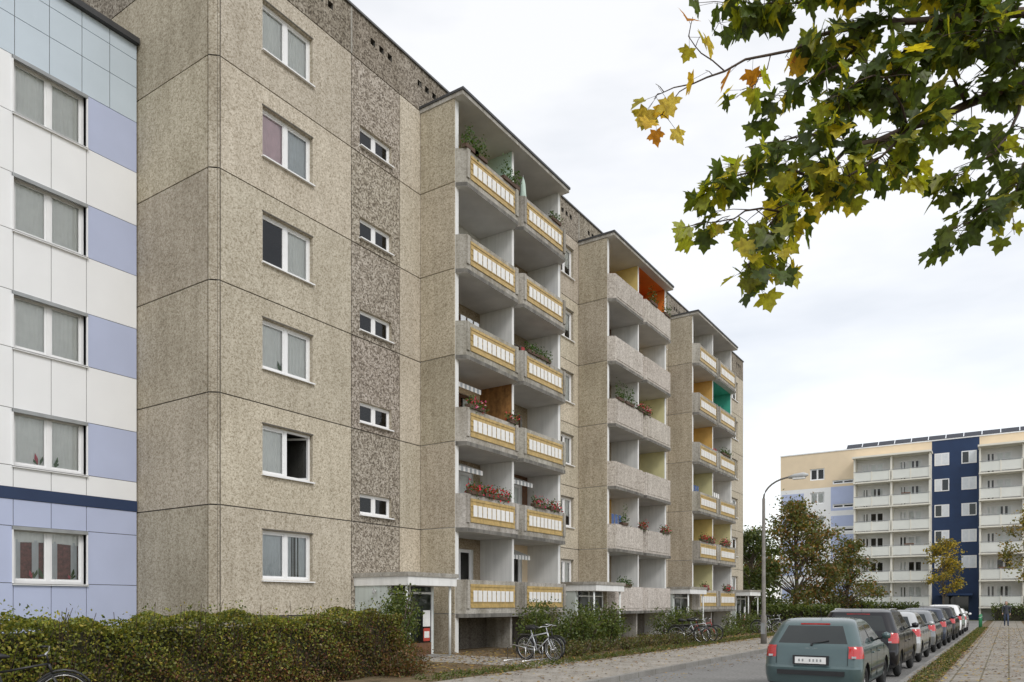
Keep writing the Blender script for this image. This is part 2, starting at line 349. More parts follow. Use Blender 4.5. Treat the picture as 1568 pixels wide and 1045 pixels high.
# ------------------------------------------------------------------ main building
H=2.8; J=[1.38+H*i for i in range(7)]; ROOF=19.66
XF=-16.42
bld=empty('apartment_building')
mf=lambda u,w,z:(XF+w,u,z)
wall=MB(mf); win=MB(mf); bal=MB(mf)
g=.016
rnd=random.Random(3)
def tint(): 
    a=rnd.uniform(.88,1.05); return (a,a*rnd.uniform(.98,1.0),a*rnd.uniform(.95,1.0))
BL=[(19.3,26.14,22.73,'stripe'),(30.37,37.27,33.78,'pink'),(41.17,48.4,44.77,'stripe')]
segs=[(11.62,16.1,'aggregate_light','A'),(16.1,18.24,'aggregate_dark','S'),(18.24,19.3,'aggregate_light','N'),
      (26.14,28.1,'aggregate_light','N'),(28.1,30.37,'aggregate_light','B'),
      (37.27,39.2,'aggregate_light','N'),(39.2,41.17,'aggregate_light','C'),(48.4,51.6,'aggregate_light','N'),(51.6,55.85,'aggregate_light','D')]
winu={'A':(12.89,14.6),'B':(28.55,29.85),'C':(39.45,40.9),'D':(52.85,54.5)}
for (a,b,mat,ty) in segs:
    for k in range(6):
        ops=[]
        if ty in winu: ops=[(winu[ty][0],winu[ty][1],2.34+H*k,3.66+H*k)]
        if ty=='S' and k>0: ops=[(16.45,17.85,4.43+H*(k-1),5.06+H*(k-1))]
        panel(wall,a+g,b-g,J[k]+g,J[k+1]-g,0,ops,mat,tint(),rm='aggregate_gable')
        if ty=='S':
            for o in ops: window(win,o[0],o[1],o[2],o[3],-.10,'none',fr=.05,mull=(.5,))
        elif ops:
            o=ops[0]
            if ty=='A':
                kd=[('sheer','curtain_grey',None),('left','curtain_white',1),('sheer','curtain_white',None),('right','curtain_white',None),('left','curtain_pink',None),('sheer','curtain_white',None)][k]
                window(win,*o,-.12,kd[0],cur=kd[1],openpane=kd[2],pots=1 if k in(0,2) else 0)
                if k==4: curtain(win,13.78,14.57,o[2]+.02,o[3]-.02,-.215,'curtain_grey')
                if k==0: win.box(14.02,14.28,-.215,-.21,o[2]+.05,o[3]-.1,'room_dark')
            else: window(win,*o,-.12,rnd.choice(['sheer','sides','half','left']),mull=(.5,))
            win.box(o[0]-.02,o[1]+.02,-.02,.012,o[3]+.002,o[3]+.035,'joint_dark')
    panel(wall,a+g,b-g,0,J[0]-g,-.05,[],'aggregate_grey',.8)
for z in J: wall.box(11.6,55.8,-.06,-.028,z-.06,z+.06,'joint_dark',skip='nlrbt')
for u in sorted({s[0] for s in segs}|{s[1] for s in segs}):
    wall.poly([(u-.06,-.034,0),(u+.06,-.034,0),(u+.06,-.034,ROOF-.1),(u-.06,-.034,ROOF-.1)],'joint_dark')
ed=[11.62,16.1,20.9,26.14,30.37,35.4,41.17,46.2,51.6,55.85]
for a,b in zip(ed[:-1],ed[1:]):
    ops=[]
    for cc in (a+(b-a)*.27,a+(b-a)*.73):
        for d in (-.38,0,.38): ops.append((cc+d-.10,cc+d+.10,18.98,19.18))
    panel(wall,a+g,b-g,J[6]+g,ROOF-.06,0,ops,'aggregate_attic',tint(),rd=.3,rm='joint_dark',back='joint_dark')
    wall.box(a-.03,a+.03,-.02,.012,J[6]+.02,ROOF-.07,'balcony_concrete')
wall.box(11.4,55.9,-12,.06,ROOF-.06,ROOF,'metal_cap')
wall.poly([(55.85,-12,0),(55.85,0,0),(55.85,0,ROOF-.07),(55.85,-12,ROOF-.07)],'aggregate_gable')
wall.poly([(11.42,-12,0),(55.85,-12,0),(55.85,-12,ROOF-.07),(11.42,-12,ROOF-.07)],'aggregate_gable')
for z0,z1 in zip([0]+J,J+[ROOF-.06]):
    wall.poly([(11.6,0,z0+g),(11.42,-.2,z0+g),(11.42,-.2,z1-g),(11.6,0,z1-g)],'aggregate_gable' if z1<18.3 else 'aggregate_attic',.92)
wall.poly([(11.66,-.04,0),(11.46,-.24,0),(11.46,-.24,ROOF-.1),(11.66,-.04,ROOF-.1)],'joint_dark')
wall.build('facade_walls',bld)
gab=MB(lambda u,w,z:(u,11.42-w,z))
for (a,b) in ((-28.4,-22.6),(-22.6,-16.66)):
    for k,(z0,z1) in enumerate(zip([0]+J,J+[ROOF-.06])):
        panel(gab,a+g,b-g,z0+g,z1-g,0,[],'aggregate_gable' if k<7 else 'aggregate_attic',tint())
gab.poly([(-28.4,-.034,0),(-16.6,-.034,0),(-16.6,-.034,ROOF-.1),(-28.4,-.034,ROOF-.1)],'joint_dark')
gab.build('gable_wall',bld)

WF,WP=1.44,1.75
def parapet(a,b,z0,style,k):
    o=[(a,WF+.003),(a+.17,WP),(b-.17,WP),(b,WF+.003)]; i=[(a+.12,WF+.003),(a+.22,WP-.11),(b-.22,WP-.11),(b-.12,WF+.003)]
    mat={'stripe':'balcony_concrete','pink':'balcony_pink'}[style]; tt=tint()
    zb,zm,zt=z0-.10,z0+.03,z0+1.14
    for q in range(3):
        bal.poly([(*o[q],zm),(*o[q+1],zm),(*o[q+1],zt),(*o[q],zt)],mat,tt)
        bal.poly([(*i[q],zm),(*i[q+1],zm),(*i[q+1],zt),(*i[q],zt)],mat,tt)
        bal.poly([(*o[q],zt),(*o[q+1],zt),(*i[q+1],zt),(*i[q],zt)],'slab_edge')
        oo=[(p[0],p[1]+(.03 if n_ in(1,2) else 0)) for n_,p in enumerate(o)]
        bal.poly([(*oo[q],zb),(*oo[q+1],zb),(*oo[q+1],zm),(*oo[q],zm)],'slab_edge')
        bal.poly([(*oo[q],zm),(*oo[q+1],zm),(*o[q+1],zm+.001),(*o[q],zm+.001)],'slab_edge')
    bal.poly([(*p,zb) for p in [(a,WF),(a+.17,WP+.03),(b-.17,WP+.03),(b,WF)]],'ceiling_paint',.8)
    bal.poly([(*o[0],zm),(*i[0],zm),(*i[0],zt),(*o[0],zt)],mat,tt); bal.poly([(*o[3],zm),(*i[3],zm),(*i[3],zt),(*o[3],zt)],mat,tt)
    bal.poly([(a+.1,WF,zm+.01),(a+.2,WP-.1,zm+.01),(b-.2,WP-.1,zm+.01),(b-.1,WF,zm+.01)],'ceiling_paint')
    if style=='stripe':
        y0,y1=a+.40,b-.38; s=.03
        zz=z0+.22; nrib=9; rh=.78/nrib
        for r_ in range(nrib):
            bal.box(y0,y1,WP,WP+(s if r_%2==0 else s-.018),zz+r_*rh,zz+(r_+1)*rh-.0005,'board_yellow')
        n=9; gg=.05; L=(y1-y0-.20)/n
        for q in range(n):
            u=y0+.10+q*L; bal.box(u+gg/2,u+L-gg/2,WP+s,WP+s+.008,z0+.42,z0+.79,'board_white')
        bal.box(a+.18,a+.33,WP,WP+.05,z0+.2,z0+1.13,mat,tt); bal.box(b-.33,b-.18,WP,WP+.05,z0+.2,z0+1.13,mat,tt)
    else:
        bal.box(a+.3,b-.3,WP,WP+.02,z0+.14,z0+1.04,mat,tt)
def block(u0,u1,um,style,cols):
    zt=18.08
    bal.box(u0,u0+.18,0,WF,0,zt,'white_paint'); bal.box(u1-.18,u1,0,WF,0,zt,'white_paint')
    for k,(z0,z1) in enumerate(zip([0]+J[:-1],J)):
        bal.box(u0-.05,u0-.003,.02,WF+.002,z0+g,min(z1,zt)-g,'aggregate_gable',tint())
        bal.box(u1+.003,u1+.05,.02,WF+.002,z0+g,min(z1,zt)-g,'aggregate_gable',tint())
    bal.box(u0-.08,u1+.08,-.002,WP+.06,zt,zt+.13,{'*':'balcony_concrete','b':'ceiling_paint'})
    bal.box(u0-.11,u1+.11,-.001,WP+.10,zt+.13,zt+.21,'metal_dark')
    for k in range(6):
        z=J[k]+.02
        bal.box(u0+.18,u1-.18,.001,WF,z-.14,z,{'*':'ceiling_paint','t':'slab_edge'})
        pc=cols.get((k,'m'),'white_paint'); rc=cols.get((k,'r')); pr=cols.get((k,'M'),'white_paint')
        ztop=(J[k+1]-.12) if k<5 else zt
        bal.box(um-.07,um+.07,.002,WF-.02,z,ztop,{'*':'white_paint','l':pc,'r':pr})
        if rc: bal.box(u1-.19,u1-.183,.004,WF-.02,z,ztop,rc)
        if cols.get((k,'c')): bal.box(um+.08,u1-.2,.004,WF-.02,ztop-.012,ztop-.003,cols[(k,'c')])
        for (a,b) in ((u0+.01,um-.02),(um+.02,u1-.01)): parapet(a,b,J[k]-.03,style,k)
        for bi,(a,b) in enumerate(((u0+.18,um-.07),(um+.07,u1-.18))):
            d0=a+.45; ops=[(d0,d0+.85,J[k]+.1,J[k]+2.3),(d0+.86,d0+2.3,J[k]+.95,J[k]+2.3)]
            if cols.get((k,'b%d'%bi)): bm,bt=cols[(k,'b%d'%bi)],1
            elif rnd.random()<.3: bm,bt=rnd.choice([('far_beige',.8),('brown_wood',1),('white_paint',1),('partition_ochre',1)])
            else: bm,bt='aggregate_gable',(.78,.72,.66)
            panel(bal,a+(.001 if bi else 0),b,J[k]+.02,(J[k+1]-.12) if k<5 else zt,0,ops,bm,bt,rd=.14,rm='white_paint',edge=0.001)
            fm='brown_wood' if rnd.random()<.5 else 'pvc_white'
            window(win,*ops[0],-.08,rnd.choice(['sheer','none','left','none']),mull=(),sill=False,frame=fm)
            window(win,*ops[1],-.08,rnd.choice(['sheer','none','half','sides','blind']),sill=False,frame=fm,cur=rnd.choice(['curtain_white','curtain_grey','curtain_white']),pots=rnd.choice([0,1,2]))
            win.tube([(a+.25,.02,J[k]+1.95),(a+.25,.12,J[k]+1.95),(a+.25,.14,J[k]+1.85)],[.03,.06,.07],'plate_white',8)
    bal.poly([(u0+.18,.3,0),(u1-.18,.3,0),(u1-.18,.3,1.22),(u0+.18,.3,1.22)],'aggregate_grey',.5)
    bal.box(um-.07,um+.07,.3,WF-.1,0,1.25,'balcony_concrete')
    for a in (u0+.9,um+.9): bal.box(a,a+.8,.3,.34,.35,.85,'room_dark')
block(*BL[0],{(5,'m'):'partition_green',(2,'m'):'partition_wood',(2,'b0'):'far_beige',(1,'b1'):'brown_wood'})
block(*BL[1],{(5,'m'):'partition_yellow',(5,'r'):'partition_orange',(5,'M'):'partition_orange',(5,'b1'):'partition_orange',(5,'c'):'partition_orange',(5,'b0'):'partition_ochre',(3,'r'):'partition_paleyellow',(2,'r'):'partition_paleyellow'})
block(*BL[2],{(4,'m'):'partition_ochre',(4,'r'):'partition_teal',(4,'b1'):'partition_teal',(4,'b0'):'partition_ochre',(4,'c'):'partition_teal',(3,'m'):'partition_ochre',(3,'b0'):'partition_yellow',(2,'m'):'partition_paleyellow',(1,'m'):'partition_yellow',(0,'m'):'partition_paleyellow',(1,'r'):'partition_paleyellow'})
bal.build('balconies',bld)
aw=MB(mf)
for (u0,u1,k) in ((19.55,21.2,2),(19.55,21.3,1),(22.9,24.6,1),(22.9,24.4,0)):
    z=J[k]+2.45
    n=14
    for i in range(n):
        a=u0+(u1-u0)*i/n; b=u0+(u1-u0)*(i+1)/n
        aw.poly([(a,.35,z),(b,.35,z),(b,1.1,z-.3),(a,1.1,z-.3)],'board_white' if i%2 else 'metal_grey')
        aw.poly([(a,1.1,z-.3),(b,1.1,z-.3),(b,1.1,z-.46),(a,1.1,z-.46)],'board_white' if i%2 else 'metal_grey')
aw.tube([(23.6,1.3,J[5]),(23.6,1.3,J[5]+2.3)],.02,'bike_silver',6)
aw.tube([(23.6,1.3,J[5]+1.2),(23.6,1.3,J[5]+1.5),(23.6,1.3,J[5]+2.0),(23.6,1.3,J[5]+2.28)],[.05,.13,.09,.01],'parasol_green',8)
# cloths hung on lines / backrests seen over the parapets
for (u,k,m_) in ((24.4,3,'cloth_red'),(20.6,3,'curtain_grey'),(32.2,1,'cloth_blue'),(35.6,4,'curtain_white'),(43.0,2,'cloth_blue'),(46.8,2,'curtain_white'),(46.3,3,'cloth_red'),(24.9,4,'cloth_blue')):
    z=J[k]+1.75; aw.tube([(u-.4,.9,z),(u+.9,.9,z)],.006,'metal_grey',4)
    for q in range(3):
        a=u-.3+q*.38; 
        aw.poly([(a,.9,z),(a+.15,.915,z),(a+.13,.93,z-.55-.1*q),(a+.02,.9,z-.5)],m_); aw.poly([(a+.15,.915,z),(a+.3,.9,z),(a+.29,.9,z-.5),(a+.13,.93,z-.55-.1*q)],m_)
aw.build('awnings_and_laundry',bld)
win.build('windows',bld)
ent=MB(mf)
for (a,b,wd) in ((16.2,18.4,2.16),(27.6,30.25,2.3),(38.5,41.05,2.3),(49.6,52.0,2.3)):
    ent.box(a,b+.05,.01,wd,2.24,2.5,'white_paint'); ent.box(a-.04,b+.09,.011,wd+.04,2.5,2.62,'balcony_concrete')
    ent.box(a+.04,a+.16,.012,1.3,0,2.24,'entrance_green'); ent.box(a+.17,a+.23,1.3,1.36,0,2.24,'door_white')
    ent.box(b-.14,b-.02,.012,1.3,0,2.24,'entrance_green')
    ent.box(a+.16,a+.22,1.2,1.26,0,2.24,'door_white')
    for u in (a+.16,a+.16+(b-a-.3)*.42,b-.2): ent.box(u,u+.06,1.30,1.36,.1,2.24,'door_white')
    ent.box(a+.16,b-.14,1.301,1.359,2.0,2.06,'door_white'); ent.box(a+.22,b-.2,1.31,1.35,.1,.5,'brown_wood')
    ent.poly([(a+.2,1.33,.5),(b-.2,1.33,.5),(b-.2,1.33,2.2),(a+.2,1.33,2.2)],'glass')
    ent.poly([(a+.2,.3,0),(b-.2,.3,0),(b-.2,.3,2.2),(a+.2,.3,2.2)],'room_dark')
    ent.box(b-.6,b-.3,1.365,1.375,.55,.95,'poster_red'); ent.box(b-.57,b-.33,1.376,1.38,.65,.85,'plate_white'); ent.box(b-.62,b-.28,1.365,1.374,1.0,1.5,'plate_white')
    ent.tube([(a+.1,wd-.15,.1),(a+.1,wd-.15,2.24)],.04,'door_white',8); ent.tube([(b-.1,wd-.15,.1),(b-.1,wd-.15,2.24)],.04,'door_white',8)
    ent.box(a,b,.0,wd,0,.13,'kerb_stone')
    ent.tube([(a-.04,.9,2.05),(a-.1,.9,2.12),(a-.1,.9,2.0)],.05,'plate_white',8)
    ent.box(a+.5,a+.8,1.37,1.40,1.1,1.6,'metal_grey')
ent.build('entrance_porches',bld)
def flowerbox(i,u,w,z,L,kind):
    e=empty('flower_box' if i==0 else 'flower_box.%03d'%i); e.parent=bld
    mb=MB(mf); mb.box(u,u+L,w-.09,w+.09,z,z+.13,'planter_brown'); mb.build('planter',e)
    n=int(L*230); C=np.stack([np.full(n,XF+w)+np.random.normal(0,.09,n),np.random.uniform(u-.05,u+L+.05,n),z+.12+np.random.normal(0.05,.12,n)],1)
    if kind=='tall': C[:,2]+=np.random.uniform(0,.35,n)*(1+np.sin(C[:,1]*9))
    leafcloud('foliage',C,np.random.uniform(.06,.11,n),pal(n,[(.05,.11,.025),(.09,.15,.035)]),parent=e)
    if kind in('red','pink'):
        m_=int(L*75); C=np.stack([np.full(m_,XF+w+.03)+np.random.normal(0,.1,m_),np.random.uniform(u,u+L,m_),z+.20+np.random.normal(0,.1,m_)],1)
        leafcloud('blossom',C,.09,pal(m_,[(.65,.02,.05),(.75,.05,.12)] if kind=='red' else [(.7,.08,.28),(.8,.35,.5),(.65,.02,.06)]),parent=e)
fb=[(19.6,1,1,.8,'red'),(20.5,1,1,1.5,'red'),(23.6,1,1,.9,'pink'),(24.8,1,1,.7,'red'),(19.6,2,1,.9,'pink'),(22.0,2,1,.5,'red'),(19.4,5,1,.7,'tall'),(19.9,5,1,.7,'tall'),(21.6,5,1,1.0,'tall'),
    (23.2,3,1,1.6,'green'),(24.9,5,1,.7,'green'),(31.6,3,0,.9,'tall'),(30.8,3,0,.6,'tall'),(33.0,3,0,1.4,'pink'),(34.5,5,0,.8,'tall'),(36.3,5,0,.7,'tall'),(33.3,1,0,.6,'red'),(36.,1,0,.8,'red'),(31.2,1,0,.6,'tall'),
    (41.8,1,0,1.2,'red'),(43.2,1,0,.8,'pink'),(45.5,1,0,1.4,'pink'),(45.6,3,0,1.5,'green'),(46.0,0,0,1.2,'red'),(42.0,0,0,1.0,'pink'),(31.,0,0,1.2,'green')]
for i,(u,k,_,L,kd) in enumerate(fb): flowerbox(i,u,WP-.03,J[k]+1.11+.003,L,kd)

# ------------------------------------------------------------------ neighbour (blue/white)
nb=empty('blue_white_apartment_building')
ml=lambda u,w,z:(-19.75+w,u,z)
L=MB(ml)
wl=[(8.35,10.05),(3.2,4.9)]
zr=[(2.2+H*k,3.56+H*k) for k in range(5)]
ub=[-8,-4,0,1.2,3.2,4.9,6.6,8.35,9.2,10.05,11.385]
def lcol(u,z):
    if z<4.2: return 'render_blue'
    if z>15.0: return 'tile_paleblue'
    if (u>10.1 or u<-2 or 4.9<u<6.6) and any(a<z<b for a,b in zr): return 'render_blue'
    return 'render_white'
zb=[0,.9]+[x for p in zr for x in p]; zb+= [4.2,4.48]; zb=sorted(zb)+[15.7,16.45,16.85]
gg=.008
for i in range(len(zb)-1):
    za,zc=zb[i],zb[i+1]; zm=(za+zc)/2
    inwin=any(a-1e-6<=za and zc<=b+1e-6 for a,b in zr)
    if abs(za-4.2)<1e-6: L.box(-8,11.385,-.03,.02,za,zc,'render_navy'); continue
    us=ub if not inwin else [-8,-4,0,3.2,4.9,6.6,8.35,10.05,11.385]
    if zm>15: us=[-8+.78*q for q in range(24)]+[10.65,11.385]; us=[x for x in us if x<=11.385]
    for a,b in zip(us[:-1],us[1:]):
        if inwin and any(abs(a-x[0])<1e-6 for x in wl): continue
        tt=rnd.uniform(.95,1.02)
        panel(L,a+gg,b-gg,za+gg,zc-gg,0,[],lcol((a+b)/2,zm),tt,edge=.02)
bops=[(a,b,c,d) for a,b in wl for c,d in zr]
panel(L,-8,11.385,0,16.8,-.022,bops,'joint_dark',1,edge=.001,rd=.16,rm='metal_grey')
L.box(-8.1,11.39,-12,.14,16.85,17.0,'metal_dark')
L.poly([(-8,0,0),(-8,-12,0),(-8,-12,16.85),(-8,0,16.85)],'render_white')
L.poly([(11.388,-.03,0),(11.388,-12,0),(11.388,-12,16.85),(11.388,-.03,16.85)],'render_white')
for j,(a,b) in enumerate(wl):
    for k,(c,d) in enumerate(zr):
        kd=[('lace','curtain_red'),('sheer','curtain_white'),('sheer','curtain_white'),('sheer','curtain_white'),('sheer','curtain_white')][k]
        window(L,a,b,c,d,-.14,kd[0],cur=kd[1],fr=.07,pots=[3,2,0,0,0][k])
        L.box(a-.03,b+.03,-.02,.03,d-.09,d-.002,'metal_grey')
        L.box(a-.03,a,-.14,.025,c,d,'pvc_white'); L.box(b,b+.03,-.14,.025,c,d,'pvc_white')
        L.box(a-.03,b+.03,-.14,.06,c-.03,c,'pvc_white')
L.build('walls_and_windows',nb)

# ------------------------------------------------------------------ far building
fbd=empty('balcony_apartment_building')
YF=94.
F=MB(lambda u,w,z:(u,YF-w,z))
def fw(u0,u1,matf,wins,kinds=('none','sheer','sides'),sill=False,k0=0):
    for k in range(k0,6):
        ops=[(a,b,J[k]+c,J[k]+d) for a,b,c,d in wins]
        panel(F,u0,u1,J[k],J[k+1],0,ops,matf(k),1,edge=.001,rm='white_paint')
        for o in ops: window(F,*o,-.1,rnd.choice(kinds),fr=.09,depth=1,sill=sill)
    panel(F,u0,u1,0,J[0],0,[],matf(0),1,edge=.001)
def attic(u0,u1,m): panel(F,u0,u1,J[6],19.5,0,[],m,1,edge=.001)
def fbal(u0,u1):
    um=(u0+u1)/2
    fw(u0,u1,lambda k:'far_white',[(u0+.6,u0+1.4,.1,2.3),(u0+1.45,u0+2.9,.95,2.3),(um+.6,um+1.4,.1,2.3),(um+1.45,um+2.9,.95,2.3)])
    attic(u0,u1,'far_beige')
    for u in (u0,um-.09,u1-.18): F.box(u,u+.18,.002,1.5,0,18.1,'far_cream')
    for k in range(6):
        z=J[k]; F.box(u0-.02,u1+.02,.003,1.75,z-.14,z,'far_cream')
        for a,b in ((u0+.03,um-.06),(um+.06,u1-.03)):
            F.box(a,b,1.62,1.72,z+.12,z+1.1,'far_parapet'); F.box(a,a+.12,1.72,1.76,z,z+1.15,'far_cream'); F.box(b-.12,b,1.72,1.76,z,z+1.15,'far_cream'); F.box((a+b)/2-.06,(a+b)/2+.06,1.72,1.76,z,z+1.15,'far_cream')
            F.box(a,b,1.6,1.77,z+1.15,z+1.2,'metal_grey')
            if rnd.random()<.4:
                x=rnd.uniform(a+.2,b-1.2); F.box(x,x+.9,1.45,1.6,z+1.0,z+1.35,'brown_wood')
    F.box(u0-.1,u1+.1,-.01,1.9,18.1,18.3,'far_cream')
fw(-23.1,-17.4,lambda k:'far_beige' if k==5 else 'far_white',[(-19.7,-18.1,.95,2.3)]); attic(-23.1,-17.4,'far_beige')
fw(-17.4,-14.7,lambda k:'far_beige' if k==5 else ('far_blue' if k%2==0 else 'far_white'),[(-17.2,-14.9,.3,.75)],('none',)); attic(-17.4,-14.7,'far_beige')
for k in range(5):
    F.box(-22.9,-20.4,0,.015,J[k]+.95,J[k]+2.3,'far_blue'); F.box(-17.38,-14.72,0,.015,J[k]+.95,J[k]+2.2,'far_blue')
def navy(u0,u1):
    panel(F,u0,u1,0,19.5,0,[],'far_navy',1,edge=.001)
    for k in range(5):
        for c in (u0+.95,u1-.95):
            z=5.55+H*k; F.box(c-.7,c+.7,0,.05,z,z+1.35,'pvc_white')
            for q in (-.6,.04): F.box(c+q,c+q+.56,.05,.055,z+.1,z+1.25,'car_glass' if rnd.random()<.4 else 'curtain_grey')
    F.box(u0+.6,u1-.6,0,1.6,2.6,2.8,'far_navy'); F.box(u0+1,u1-1,0,.06,.1,2.5,'car_glass')
fbal(-14.7,-7.03); navy(-7.03,-2.6); fbal(-2.6,5.1)
fw(5.1,12,lambda k:'far_white',[(6.2,7.8,.95,2.3),(9.2,10.8,.95,2.3)]); attic(5.1,12,'far_beige')
fbal(12,19.6); navy(19.6,24); fbal(24,31.6)
F.box(-23.12,31.7,-12,.06,19.5,19.62,'far_white')
F.poly([(-23.1,0,0),(-23.1,-12,0),(-23.1,-12,19.5),(-23.1,0,19.5)],'far_white'); F.poly([(31.6,0,0),(31.6,-12,0),(31.6,-12,19.5),(31.6,0,19.5)],'far_white')
x=-15.8
while x<30:
    F.poly([(x,-.6,19.7),(x+1.6,-.6,19.7),(x+1.6,-1.4,20.35),(x,-1.4,20.35)],'solar'); F.tube([(x+.2,-1.4,19.6),(x+.2,-1.4,20.3)],.03,'metal_grey',4); x+=1.68
F.box(-15.8,29.9,-.7,-.6,19.62,19.8,'metal_dark')
F.build('walls_and_balconies',fbd)

# ------------------------------------------------------------------ ground
def sheet(name,x0,x1,y0,y1,z,mat,th=None):
    mb=MB()
    if th: mb.box(x0,x1,y0,y1,z-th,z,mat)
    else: mb.poly([(x0,y0,z),(x1,y0,z),(x1,y1,z),(x0,y1,z)],mat)
    return mb.build(name)
sheet('ground',-900,900,-500,1200,-.004,'grass_ground')
sheet('road',-7.1,-1.86,-30,84,.002,'asphalt')
sheet('cross_road',-60,60,84.001,89,.003,'asphalt')
sheet('planting_strip',-16.36,-9.75,-12,76,.10,'soil_leaves',.12)
sheet('verge',-1.74,40,-20,83.9,.10,'soil_leaves',.12)
sheet('pavement',-9.75+.001,-7.22,-20,83.9,.112,'slabs_walk',.12)
sheet('entrance_path',-14.9,-9.76,16.1,18.6,.106,'slabs_walk',.06)
sheet('footpath',-1.2,.95,-10,83.8,.106,'slabs',.05)
sheet('kerb',-7.219,-7.1,-20,83.9,.125,'kerb_stone',.14)
sheet('kerb',-1.86,-1.741,-20,83.9,.125,'kerb_stone',.14)

def litter(name,x0,x1,y0,y1,z,n,size=.07):
    C=np.stack([np.random.uniform(x0,x1,n),np.random.uniform(y0,y1,n),np.full(n,z)+np.random.uniform(0.004,.02,n)],1)
    leafcloud(name,C,np.random.uniform(size*.6,size*1.3,n),pal(n,[(.24,.14,.06),(.38,.24,.07),(.14,.08,.04),(.42,.32,.09)]),mat='litter',flat=3,aspect=.8)
litter('fallen_leaves',-15,-9.3,13,45,.11,9000,.08)
litter('fallen_leaves',-9.7,-7.3,12,50,.114,1200)
litter('fallen_leaves',-1.8,-1.1,5,60,.11,4500)
litter('fallen_leaves',-1.1,1.2,5,60,.108,3000)
litter('fallen_leaves',.9,4,5,60,.11,3500)
litter('fallen_leaves',-7.05,-6.2,12,60,.003,900,.06)
def tufts(x0,x1,y0,y1,n,h=.16):
    C=np.stack([np.random.uniform(x0,x1,n),np.random.uniform(y0,y1,n),.1+np.random.rand(n)*h*.5],1)
    leafcloud('grass_tufts',C,h,pal(n,[(.07,.11,.025),(.12,.15,.04),(.16,.16,.06)]),aspect=.2)
tufts(-1.72,-1.22,6,60,3500,.12); tufts(.95,3,8,60,3500,.14); tufts(-10.6,-9.8,12,50,3500,.16)

# ------------------------------------------------------------------ vegetation
def hedge(name,x0,x1,y0,y1,z,n,cols,wts,size,lowcols=None):
    e=empty(name)
    mb=MB(); mb.box(x0+.14,x1-.18,y0+.1,y1-.1,0,z-.2,'hedge_core'); mb.build('dark_core',e)  # dark box added inside the leaves to block see-through, no modelled branches
    X=np.random.uniform(x0,x1,n); Y=np.random.uniform(y0,y1,n); Z=np.random.uniform(.05,z,n)
    face=np.random.choice(4,n,p=[.33,.5,.04,.13])
    d=np.abs(np.random.normal(0,.08,n))
    bump=.09*np.sin(Y*1.7)+.06*np.sin(Y*4.3+1)+.05*np.sin(X*5+Y*7.)
    Z=np.where(face==0,z-d+bump,Z); X=np.where(face==1,x1-d+.08*np.sin(Y*3)+.06*np.sin(Z*6+Y*5),X); Y=np.where(face==2,y0+d,Y); Y=np.where(face==3,y1-d+.1*np.sin(Z*5),Y)
    st=np.random.rand(n)<.04; Z=np.where(st&(face==0),Z+np.random.uniform(0,.25,n),Z)
    C=np.stack([X,Y,Z],1); col=pal(n,cols,wts)
    if lowcols is not None:
        f=np.clip((z-Z)/z*1.0-.12+ (Y-(y0+(y1-y0)*.6))/(y1-y0)*1.2,0,1)
        pick=np.random.rand(n)<f*.8; lc=pal(n,lowcols); col=np.where(pick[:,None],lc,col)
    patch=1+.28*np.sin(Y*2.3+Z*3)*np.sin(Z*4+Y*.9)
    leafcloud('foliage',C,np.random.uniform(size*.7,size*1.3,n),np.clip(col*patch[:,None],0,1),parent=e)
    tw=MB()
    for i in range(420):
        y=random.uniform(y0,y1); zz=random.uniform(0,z*.8)
        tw.tube([(x1-.1,y,zz),(x1+random.uniform(-.03,.09),y+random.uniform(-.15,.15),zz+random.uniform(.3,.7))],.005,'twig',3,False)
    tw.build('twigs',e); return e
hedge('hedge',-12.9,-11.55,-1,12.9,1.45,85000,[(.16,.19,.035),(.26,.27,.05),(.08,.11,.025),(.38,.32,.07)],[.36,.30,.24,.10],.055,[(.17,.10,.05),(.20,.085,.045),(.10,.10,.03),(.19,.14,.06)])
def shrub(name,blobs,size,cols,wts=None,stems=True):
    e=empty(name); CC=[]
    for (cx,cy,cz,rx,ry,rz,n) in blobs:
        d=np.random.normal(size=(n,3)); d/=np.linalg.norm(d,axis=1)[:,None]; r=np.random.rand(n)**.45
        lump=1+.22*np.sin(d[:,0]*7+cx*3)+.2*np.sin(d[:,1]*6+cy)*np.cos(d[:,2]*5)
        P=d*(r*lump)[:,None]*np.array([rx,ry,rz])+np.array([cx,cy,cz]); CC.append(P[P[:,2]>.1])
    C=np.concatenate(CC); n=len(C)
    q=.5+.5*np.sin(C[:,0]*5.1+1)*np.sin(C[:,1]*4.3)*np.cos(C[:,2]*6); col=pal(n,cols,wts)*(.65+.6*q)[:,None]
    leafcloud('foliage',C,np.random.uniform(size*.6,size*1.4,n),np.clip(col,0,1),parent=e)
    tw=MB()
    for (cx,cy,cz,rx,ry,rz,n) in blobs:
        for i in range(9):
            a=random.uniform(0,6.28); tw.tube([(cx+.1*math.cos(a),cy+.1*math.sin(a),.08),(cx+.5*rx*math.cos(a),cy+.5*ry*math.sin(a),cz),(cx+.9*rx*math.cos(a),cy+.9*ry*math.sin(a),cz+rz*random.uniform(.3,.95))],[.02,.012,.004],'twig',5)
    tw.build('stems',e); return e
G=[(.065,.10,.025),(.10,.145,.035),(.15,.18,.05)]
shrub('shrub',[(-12.6,13.8,1.0,.55,.55,.95,2600),(-12.9,14.4,1.5,.5,.5,.65,1400),(-12.2,13.2,.7,.6,.5,.6,1500)],.075,G)
shrub('shrub.001',[(-11.6,13.1,.35,.55,.6,.5,2200),(-11.2,12.5,.3,.5,.6,.45,1500)],.06,[(.17,.09,.045),(.20,.12,.05),(.10,.11,.03)])
bl=[]
for i in range(8):
    bl.append((-12.6+random.uniform(-.4,.5),20.6+i*.78,.9+random.uniform(-.2,.2),.75,.65,.8,1800))
shrub('shrub.002',bl,.085,G)
